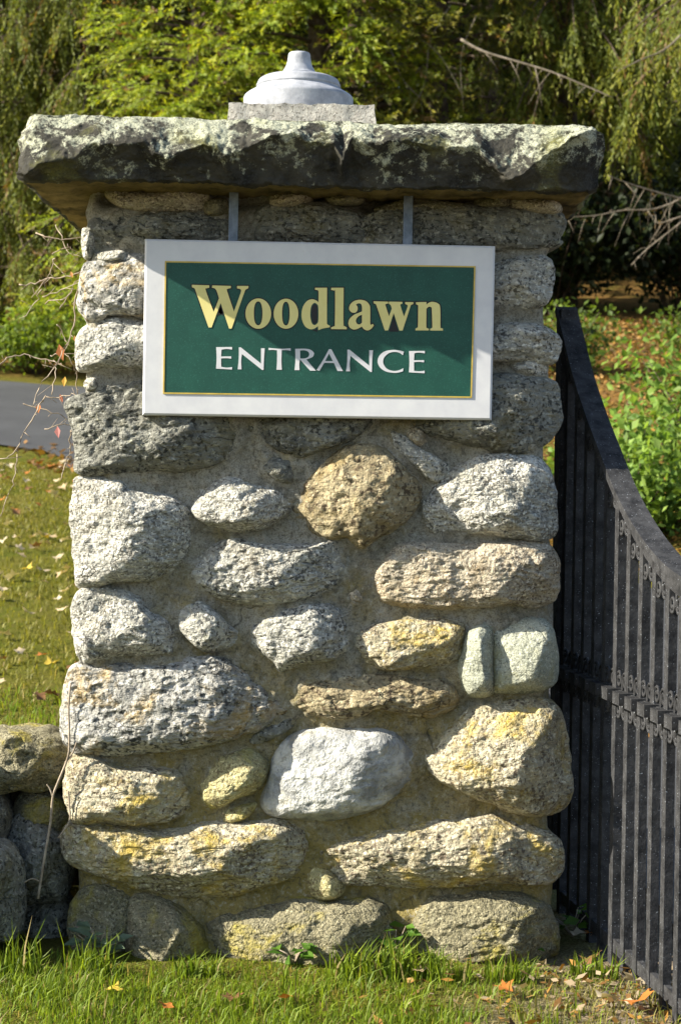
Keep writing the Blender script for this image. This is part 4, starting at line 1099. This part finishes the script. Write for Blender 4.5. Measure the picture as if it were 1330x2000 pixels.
conifer(-6.1, 32.0, 11, 2.5, 'drooping olive green conifer at the far left edge behind the drive', 21, 'droop', .3, OL, 1.0, 150)
conifer(-4.2, 31.6, 12, 2.4, 'tall drooping conifer rising behind the left end of the capstone', 22, 'droop', .3, OL, 1.0, 190)
conifer(-2.3, 28.6, 11, 2.2, 'bright yellow green conifer left of the lamp base', 23, 'tuft', .2, YG, 1.1, 220)
conifer(-0.4, 27.9, 11.5, 2.2, 'bright yellow green conifer directly behind the lamp base', 24, 'tuft', .2, YG, 1.1, 220)
conifer(1.4, 28.0, 11, 2.0, 'thin conifer with bare brown twigs right of the lamp base', 25, 'tuft', .6, BR, .6, 150, dead=DEAD2)
conifer(3.4, 28.6, 11.5, 2.5, 'drooping conifer with long dead limb behind the right end of the capstone', 26, 'droop', 3.0, OL, .9, 190)
conifer(5.6, 25.6, 11.5, 2.8, 'drooping conifer with bare lower branches at the far right', 27, 'droop', 4.0, OL, .9, 190, dead=DEAD)
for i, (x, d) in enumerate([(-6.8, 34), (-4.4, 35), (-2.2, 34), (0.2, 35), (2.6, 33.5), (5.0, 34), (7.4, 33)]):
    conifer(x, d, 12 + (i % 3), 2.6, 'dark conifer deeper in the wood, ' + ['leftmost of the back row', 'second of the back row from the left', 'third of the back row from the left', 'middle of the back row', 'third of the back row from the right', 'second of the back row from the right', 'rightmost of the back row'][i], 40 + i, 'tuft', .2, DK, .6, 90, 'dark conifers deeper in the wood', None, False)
def far_wood():
    rs = np.random.default_rng(3); n = 34000
    x = rs.uniform(-16, 16, n); d = rs.uniform(41, 46, n); z = tz(x, d) + rs.uniform(-0.5, 15, n)
    Q = diamonds(np.stack([x, d - CAM_D, z], 1), rs.normal(0, 1, (n, 3)) + (0, 0, -.6), rs.uniform(.55, 1.3, n), rs.uniform(.35, .7, n), rs.normal(0, 1, (n, 3)))
    o = cloud('far_woodland', Q, jitter((.032, .048, .010), n, rs), M['leaf']); tag(o, 'dark mass of woodland far behind the conifers', 'woodland', kind='stuff')
far_wood()

def shrub(x, d, w, h, n, ls, label, seed, pal, group, name='leafy_shrub', stems=7):
    rs = np.random.default_rng(seed); z0 = float(tz(x, d)[0]) - .03; base = np.array((x, d - CAM_D, z0))
    t = empty(name, base); tag(t, label, 'shrub', group)
    a = Acc()
    tips = []
    for i in range(stems * 3):
        az = rs.uniform(0, 2 * math.pi); r = w / 2 * math.sqrt(rs.uniform(0, 1)); hh = h * rs.uniform(.6, 1.0) * (1 - .35 * (2 * r / w) ** 2)
        tip = base + (r * math.cos(az), r * math.sin(az), hh); tips.append(tip)
        mid = base + (r * .45 * math.cos(az), r * .45 * math.sin(az), hh * .55)
        a.tube([base + (r * .1 * math.cos(az), r * .1 * math.sin(az), 0), mid, tip], [.012, .008, .003], 4)
    a.obj('stems', M['bark'], t, True)
    tips = np.array(tips); m = len(tips)
    bi = rs.integers(0, m, n); f = rs.uniform(.25, 1.02, n)[:, None]
    pos = base + (tips[bi] - base) * f ** .8 + rs.normal(0, 1, (n, 3)) * np.array((w * .09, w * .09, h * .07))
    pos[:, 2] = np.maximum(pos[:, 2], base[2] + .03)
    dr = rs.normal(0, 1, (n, 3)) + (pos - base) * .4 / max(w, .1) + (0, 0, -.25); nr = rs.normal(0, .8, (n, 3)) + (-.4, -.3, 1.0)
    ll = rs.uniform(.6, 1.25, n) * ls
    w_ = rs.uniform(0, 1, (n, 1)); c = (np.array(pal[0]) * w_ + np.array(pal[1]) * (1 - w_)) * (1 + rs.normal(0, .2, (n, 1)))
    cloud('leaves', diamonds(pos, dr, ll, ll * rs.uniform(.5, .75, n), nr, .06), np.clip(c, .005, .6), M['leaf'], t)
SH = ((.17, .22, .02), (.09, .15, .015)); SG = ((.20, .29, .05), (.11, .20, .03))
shrub(-4.55, 27.0, 1.9, 1.05, 2600, .09, 'low yellow green shrub across the drive at the left edge', 61, SH, 'shrubs beside the drive')
shrub(-3.35, 27.2, 1.8, 1.15, 2600, .09, 'yellow green shrub across the drive just left of the pillar', 62, SH, 'shrubs beside the drive')
shrub(-5.9, 27.3, 1.8, 1.2, 2200, .09, 'low shrub across the drive partly cut by the left edge', 63, SH, 'shrubs beside the drive')
shrub(2.2, 14.0, 1.4, 1.15, 3200, .085, 'broad leafed green shrub behind the gate nearest its top rail', 64, SG, 'shrubs behind the gate')
shrub(2.95, 14.8, 1.7, 1.35, 4200, .085, 'large bright leafy shrub behind the gate at the right edge', 65, SG, 'shrubs behind the gate')
shrub(1.8, 15.2, 1.0, .7, 1500, .09, 'small leafy shrub between the pillar and the gate', 66, SH, 'shrubs behind the gate')
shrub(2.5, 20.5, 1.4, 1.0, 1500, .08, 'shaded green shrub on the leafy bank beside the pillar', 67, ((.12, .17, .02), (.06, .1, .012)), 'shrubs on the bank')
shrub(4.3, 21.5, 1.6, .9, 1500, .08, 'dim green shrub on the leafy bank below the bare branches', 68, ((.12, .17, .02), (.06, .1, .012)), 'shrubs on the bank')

SHADE_FILL = ((.022, .034, .008), (.012, .02, .006))  # near-black leaves: bushes added to fill in the shade below the conifers
shrub(3.1, 27.5, 2.9, 2.7, 4200, .14, 'added dark bush standing in for shade behind the pillar and gate', 71, SHADE_FILL, 'dark bushes added as shade under the conifers', stems=9)
shrub(5.0, 27.8, 2.9, 2.7, 4200, .14, 'added dark bush standing in for shade under the bare branches at the right', 72, SHADE_FILL, 'dark bushes added as shade under the conifers', stems=9)
shrub(6.9, 27.4, 2.9, 2.7, 4200, .14, 'added dark bush standing in for shade, cut by the right edge', 73, SHADE_FILL, 'dark bushes added as shade under the conifers', stems=9)

# ------------------------------------------------------------------ grass
def blades(n, xr, dr, lr, wr, rs, pal, dens=None, lean=.5):
    x = rs.uniform(*xr, n); d = rs.uniform(*dr, n)
    if dens is not None:
        k = rs.random(n) < dens(x, d); x, d = x[k], d[k]; n = len(x)
    z = tz(x, d) - .004
    L = rs.uniform(*lr, n) * rs.uniform(.6, 1.15, n); w = rs.uniform(*wr, n)
    L *= 1 + .45 * pnoise(np.stack([x * 4, d * 4, x * 0 + 6], 1))
    L *= np.where(d < 5.2, np.clip((4.93 - d) / .32, .3, 1), 1)
    az = rs.uniform(0, 2 * math.pi, n); ln = rs.uniform(.05, lean, n)
    o = np.stack([np.cos(az), np.sin(az), 0 * az], 1); s = np.stack([-np.sin(az + .6), np.cos(az + .6), 0 * az], 1)
    b = np.stack([x, d - CAM_D, z], 1); up = np.array((0, 0, 1.0))
    p1 = b + o * (L * ln * .25)[:, None] + up * (L * .5)[:, None]; p2 = b + o * (L * ln)[:, None] + up * (L * (1 - .35 * ln))[:, None]
    sw = s * (w / 2)[:, None]
    V = np.stack([b - sw, b + sw, p1 + sw * .8, p1 - sw * .8, p2], 1)
    q = np.arange(n)[:, None] * 5
    F4 = q + np.array([[0, 1, 2, 3]]); F3 = q + np.array([[3, 2, 4, 4]])
    wv = rs.uniform(0, 1, (n, 1)); c = np.array(pal[0]) * wv + np.array(pal[1]) * (1 - wv); dry = rs.random((n, 1)) < .06
    c = np.where(dry, np.array((.30, .24, .10)), c) * (1 + rs.normal(0, .18, (n, 1)))
    return V.reshape(-1, 3), F4, F3[:, :3], np.repeat(np.clip(c, .005, .6), 5, 0)
def grass_obj(name, parts, label):
    V = []; F = []; C = []; o = 0
    for v, f4, f3, c in parts:
        V.append(v); C.append(c); F.append((f4 + o, f3 + o)); o += len(v)
    V = np.concatenate(V); C = np.concatenate(C)
    me = bpy.data.meshes.new(name); f4 = np.concatenate([a for a, b in F]); f3 = np.concatenate([b for a, b in F])
    me.vertices.add(len(V)); me.vertices.foreach_set('co', V.astype(np.float32).ravel())
    lp = np.concatenate([f4.ravel(), f3.ravel()]).astype(np.int32); me.loops.add(len(lp)); me.loops.foreach_set('vertex_index', lp)
    me.polygons.add(len(f4) + len(f3)); me.polygons.foreach_set('loop_start', np.concatenate([np.arange(len(f4)) * 4, len(f4) * 4 + np.arange(len(f3)) * 3]).astype(np.int32))
    a = me.attributes.new('col', 'FLOAT_COLOR', 'POINT'); a.data.foreach_set('color', np.concatenate([C, np.ones((len(C), 1))], 1).astype(np.float32).ravel())
    me.update(calc_edges=True); me.materials.append(M['leaf']); me.validate()
    obj = link(name, me); tag(obj, label, 'grass', kind='stuff')
rs = np.random.default_rng(11)
GP = ((.21, .275, .02), (.11, .175, .014)); GO = ((.22, .20, .03), (.14, .145, .018))
def dn(x, d):
    r = np.clip((x - .05) / .55, 0, 1)
    pat = pnoise(np.stack([x * 3.2, d * 3.2, x * 0 + 8], 1))
    fine = pnoise(np.stack([x * 9, d * 9, x * 0 + 3], 1))
    return np.clip(.75 - .78 * r + .7 * pat + .6 * fine, .03, 1)
front = lambda x, d: dn(x, d) * (d < 4.93)
grass_obj('grass', [blades(70000, (-1.25, 1.25), (3.7, 4.95), (.015, .05), (.002, .0045), rs, GP, front, .9),
                    blades(3500, (-1.25, 1.1), (4.1, 4.93), (.05, .10), (.003, .0055), rs, GP, front, .9),
                    blades(4500, (0.1, 1.2), (4.0, 4.9), (.02, .06), (.0025, .005), rs, ((.30, .26, .09), (.20, .20, .05)), lambda x, d: np.clip((x - .1) / .6, 0, .8), 1.3),
                    *[blades(90, (cx - .06, cx + .06), (cd - .03, cd + .03), (.10, .19), (.004, .007), rs, GP, None, .8) for cx, cd in ((.17, 4.72), (.22, 4.74), (.3, 4.7), (.45, 4.72), (-.35, 4.75), (-.62, 4.74), (.68, 4.78), (.05, 4.72), (-.8, 4.7))],
                    blades(9000, (-2.6, -0.75), (5.7, 9.5), (.03, .07), (.004, .008), rs, GP, None, .9)],
          'short green lawn grass in front of the pillar')
grass_obj('lawn_grass', [blades(60000, (-4.8, -0.2), (9.0, 19.6), (.03, .065), (.006, .012), rs, GO,
          lambda x, d: (x < np.interp(d, [9, 13, 17, 20], [.6, -.35, -1.75, -3.2])) * np.clip(.65 + .6 * pnoise(np.stack([x, d, x * 0], 1)), .1, 1), 1.0)],
          'mown sunlit lawn between the pillar and the drive')

# ------------------------------------------------------------------ fallen leaves
def leaf_mesh(seed, col, lobed=True):
    rs = np.random.default_rng(seed); n = 15; V = [(0, 0, 0)]; 
    for i in range(n):
        a = 2 * math.pi * i / n; r = (.55 + (.45 if i % 3 == 0 else .05) * (1 if lobed else .5)) * rs.uniform(.85, 1.1)
        x, y = r * math.cos(a) * .5, r * math.sin(a) * .42
        V.append((x, y, .35 * (x * x + y * y) + .12 * math.sin(a * 2 + seed) * r + .04 * rs.normal()))
    F = [(0, 1 + i, 1 + (i + 1) % n) for i in range(n)]
    V.append((-.62, 0, .1)); V.append((-.62, .02, .1)); F.append((0, len(V) - 2, len(V) - 1))
    c = jitter(col, len(V), rs, .15)
    return mesh('fallen_leaf', V, F, M['dryleaf'], True, c)
LM = [('tan', leaf_mesh(1, (.42, .31, .17))), ('tan', leaf_mesh(2, (.48, .38, .24))), ('brown', leaf_mesh(3, (.20, .10, .04))), ('orange', leaf_mesh(4, (.42, .15, .03))), ('pale', leaf_mesh(5, (.56, .47, .32))), ('yellow', leaf_mesh(6, (.50, .36, .05)))]
def drop_leaf(x, d, size, mi, label, group, rs, lift=.02):
    o = bpy.data.objects.new('fallen_leaf', LM[mi][1]); COL.objects.link(o)
    o.location = (x, d - CAM_D, float(tz(x, d)[0]) + lift); o.scale = (size,) * 3
    o.rotation_euler = (rs.uniform(-.5, .5), rs.uniform(-.5, .5), rs.uniform(0, 6.3)); tag(o, label, 'leaf', group)
rl = random.Random(5)
for i in range(150):
    d = rl.uniform(9.2, 19.5); f = rl.uniform(-.21, -.125); x = f * d + rl.uniform(-.1, .1)
    if rl.random() < .25: x += rl.uniform(0, 1.0)
    k = rl.choice((0, 0, 1, 4, 4, 2, 3, 1, 5)); drop_leaf(x, d, rl.uniform(.07, .14), k, LM[k][0] + ' fallen leaf lying on the lawn left of the pillar', LM[k][0] + ' leaves scattered on the lawn', rl, .045)
def ground_at(px, py):
    d = 4.0
    for _ in range(60):
        p = P(px, py, d)
        if p[2] <= -0.02: break
        d += .02
    return p[0], d
for px, py, sz, k, lab in [(1160,1832,.085,3,'upright orange leaf in the grass near the foot of the gate'), (1130,1835,.06,4,'pale curled leaf beside the orange leaf near the gate'),
                           (1245,1975,.12,3,'large red brown leaf at the bottom right corner'), (1187,1968,.08,4,'pale tan leaf left of the large red brown leaf'),
                           (985,1950,.07,3,'orange brown leaf in the grass below the weed'), (1240,1930,.10,4,'large pale leaf on the gravel beside the gate'),
                           (1150,1890,.07,2,'dark brown leaf standing in the thin grass'), (818,1915,.05,0,'small tan leaf lying in the lawn below the pillar'),
                           (455,1960,.07,2,'brown curled leaf on bare soil at the bottom of the lawn'), (560,1962,.05,3,'small rusty leaf standing in the grass'),
                           (222,1945,.05,5,'small yellowish leaf in the lawn at lower left'), (325,1975,.05,3,'rusty leaf low in the grass at lower left'), (1060,1900,.06,1,'tan leaf amid dry grass below the gate hinge')]:
    x, d = ground_at(px, py); drop_leaf(x, d, sz, k, lab, 'leaves lying in the near grass', rl, .03)
def litter():
    rs = np.random.default_rng(9); n = 42000
    x = rs.uniform(.5, 8, n); d = rs.uniform(13, 27, n); pf = past_far(x, d); k = (pf > .0) & (pf < 9); x, d = x[k], d[k]; n = len(x)
    z = tz(x, d) + rs.uniform(.0, .05, n)
    Q = diamonds(np.stack([x, d - CAM_D, z], 1), rs.normal(0, 1, (n, 3)) * (1, 1, .25), rs.uniform(.035, .085, n), rs.uniform(.02, .05, n), rs.normal(0, .6, (n, 3)) + (0, -.3, 1))
    pal = np.array([(.22, .11, .025), (.15, .075, .02), (.30, .18, .06), (.09, .05, .015), (.27, .14, .025), (.10, .15, .015)])
    o = cloud('leaf_litter', Q, pal[rs.integers(0, 6, n)] * (1 + rs.normal(0, .15, (n, 1))), M['dryleaf']); tag(o, 'brown and orange leaf litter covering the wooded bank', 'leaf litter', kind='stuff')
    n = 700; x = rs.normal(.75, .28, n); d = rs.uniform(4.0, 4.85, n)
    Q = diamonds(np.stack([x, d - CAM_D, tz(x, d) + rs.uniform(.004, .03, n)], 1), rs.normal(0, 1, (n, 3)) * (1, 1, .35), rs.uniform(.012, .045, n), rs.uniform(.006, .02, n), rs.normal(0, .5, (n, 3)) + (0, 0, 1))
    o = cloud('dry_debris', Q, np.concatenate([pal[:5], [(.36, .28, .18), (.30, .23, .14)]])[rs.integers(0, 7, n)], M['dryleaf']); tag(o, 'dry leaf crumbs on the bare dirt beside the gate', 'debris', kind='stuff')
    # leaves blown along the near kerb of the drive
    n = 1100; t = rs.uniform(0, len(NEAR) - 1.01, n); i = t.astype(int); p = NEAR[i] * (1 - (t - i))[:, None] + NEAR[i + 1] * (t - i)[:, None]
    p = p + rs.normal(0, .22, (n, 2)); k = (p[:, 1] > 8) & (p[:, 1] < 23); p = p[k]; n = len(p)
    Q = diamonds(np.stack([p[:, 0], p[:, 1] - CAM_D, tz(p[:, 0], p[:, 1]) + .045], 1), rs.normal(0, 1, (n, 3)) * (1, 1, .3), rs.uniform(.06, .12, n), rs.uniform(.04, .08, n), rs.normal(0, .5, (n, 3)) + (0, 0, 1))
    o = cloud('roadside_litter', Q, pal[rs.integers(0, 5, n)], M['dryleaf']); tag(o, 'strip of dry leaves along the edge of the drive', 'leaf litter', kind='stuff')
litter()

# ------------------------------------------------------------------ broad-leafed weeds at the pillar's foot
def weed(px, py, h, n, ls, label, seed, pal=((.10, .20, .02), (.06, .14, .015))):
    rs = np.random.default_rng(seed); x, d = ground_at(px, py); base = np.array((x, d - CAM_D, -0.03))
    t = empty('broadleaf_weed', base); tag(t, label, 'weed', 'weeds at the foot of the pillar')
    a = Acc(); Q = []
    for i in range(n):
        az = rs.uniform(0, 6.3); r = rs.uniform(.02, .08); hh = h * rs.uniform(.45, 1)
        tip = base + (r * math.cos(az), r * math.sin(az) * .6, hh); a.tube([base, base + (tip - base) * .5 + (0, 0, .01), tip], [.0025, .002, .0012], 4)
        for j in range(3):
            p = base + (tip - base) * (1 - .25 * j); b = az + (j - 1) * 1.5
            Q.append((p, (math.cos(b), math.sin(b), rs.uniform(-.3, .35)), ls * rs.uniform(.7, 1.2)))
    p = np.array([q[0] for q in Q]); dr = np.array([q[1] for q in Q]); l = np.array([q[2] for q in Q])
    a.obj('stems', M['twig'], t, True)
    w = rs.uniform(0, 1, (len(p), 1)); c = np.array(pal[0]) * w + np.array(pal[1]) * (1 - w)
    cloud('leaves', diamonds(p, dr, l, l * .55, rs.normal(0, .35, (len(p), 3)) + (-.2, -.4, 1), .08), c, M['leaf'], t)
weed(965, 1845, .12, 9, .06, 'bushy broad leafed weed below the right end of the bottom stones', 1)
weed(870, 1850, .09, 6, .05, 'low green weed left of the bushy weed', 2)
weed(770, 1870, .10, 6, .055, 'grassy weed clump under the middle bottom stone', 3)
weed(1120, 1815, .08, 7, .05, 'thin weed beside the right corner of the pillar', 4)
weed(190, 1862, .10, 8, .05, 'pale weed in the shade at the left foot of the pillar', 5, ((.16, .22, .14), (.12, .17, .10)))
weed(575, 1880, .06, 5, .05, 'little clover patch in front of the middle bottom stone', 6)
weed(1010, 1865, .07, 6, .05, 'sprawling weed right of the bushy weed', 7)

# ------------------------------------------------------------------ bare vines on the left edge of the pillar
def vines():
    t = empty('bare_vine', P(150, 900, 5.12)); tag(t, 'leafless tangle of dry vine stems with few red leaves on the left pillar edge', 'vine')
    TW = [[(71,456),(92,461),(120,468),(156,465),(175,470)], [(102,497),(129,484),(143,486),(172,510)], [(108,504),(101,527),(87,553),(62,580)], [(80,566),(69,590),(45,622)],
          [(39,558),(69,553),(99,542),(138,539),(168,525)], [(85,580),(120,566),(168,545)], [(87,590),(131,580),(147,555),(165,540)], [(117,603),(138,571),(150,545)],
          [(165,540),(147,578),(147,629),(133,665),(115,705),(83,746),(64,794)], [(0,710),(23,698),(58,695),(101,705),(124,714)], [(113,633),(127,658),(133,670)],
          [(90,774),(74,799),(51,843),(25,886),(0,898),(-30,905)], [(34,888),(28,938),(14,974),(-5,1025)], [(44,790),(92,801),(129,817),(160,830)], [(160,828),(147,840),(138,852),(138,882),(129,900),(123,935)],
          [(104,771),(108,727),(113,711),(133,670)], [(165,790),(152,771),(150,727),(138,709)], [(90,774),(112,778),(130,770),(152,772)], [(110,440),(122,470),(135,494),(150,500)], [(100,695),(118,690),(150,690)], [(88,840),(120,828),(145,830)]]
    for k, w in enumerate(TW):
        a = Acc(); dd = 5.10 + .05 * math.sin(k * 2.1)
        c = catmull([P(x, y, dd - .03 * math.sin(i + k)) for i, (x, y) in enumerate(w)], 4, False)
        c += .002 * np.random.default_rng(k).normal(size=c.shape)
        r = .0023 if len(w) > 4 else .0017
        a.tube(c, np.linspace(r, r * .55, len(c)), 5)
        rs2 = random.Random(k)
        for i in range(2, len(c), 3):
            L = rs2.uniform(.01, .045); dv = np.array((rs2.uniform(-1, 1), rs2.uniform(-.4, .4), rs2.uniform(-1, .8)))
            a.tube([c[i], c[i] + dv * L], [r * .5, r * .3], 4)
        a.obj('stem', M['twig'], t, True)
    for px, py, s, col in [(116,672,.05,(.26,.09,.025)), (113,832,.035,(.36,.14,.13)), (78,787,.03,(.30,.10,.02)), (128,735,.03,(.40,.22,.03)), (118,770,.025,(.28,.09,.05)), (146,655,.02,(.3,.15,.04)), (139,530,.02,(.38,.18,.06)), (150,930,.03,(.42,.15,.03))]:
        p = P(px, py, 5.1)[None]; rs = np.random.default_rng(int(px * 7 + py))
        Q = diamonds(p, np.array([(rs.uniform(-.4, .4), -.2, -1)]), s, s * .55, np.array([(-.4, -1, .2)]), .1)
        cloud('vine_leaf', Q, np.array([col]), M['dryleaf'], t)
    t2 = empty('dry_vine_stem', P(75, 1755, 4.98)); tag(t2, 'single dry vine stem climbing over the boulders beside the pillar', 'vine')
    for k, w in enumerate([[(75,1755),(88,1674),(99,1609),(104,1557),(114,1528),(134,1476),(136,1432),(135,1380),(139,1335)], [(78,1721),(60,1717),(26,1739),(0,1757),(-30,1775)], [(134,1545),(136,1570),(136,1604),(114,1637)], [(104,1557),(98,1540),(92,1532)], [(128,1490),(143,1470),(150,1450)]]):
        a = Acc(); c = catmull([P(x, y, 4.94) for x, y in w], 5, False); a.tube(c, np.linspace(.0038 if k == 0 else .0025, .0025 if k == 0 else .0018, len(c)), 6); a.obj('stem', M['twig'], t2, True)
vines()
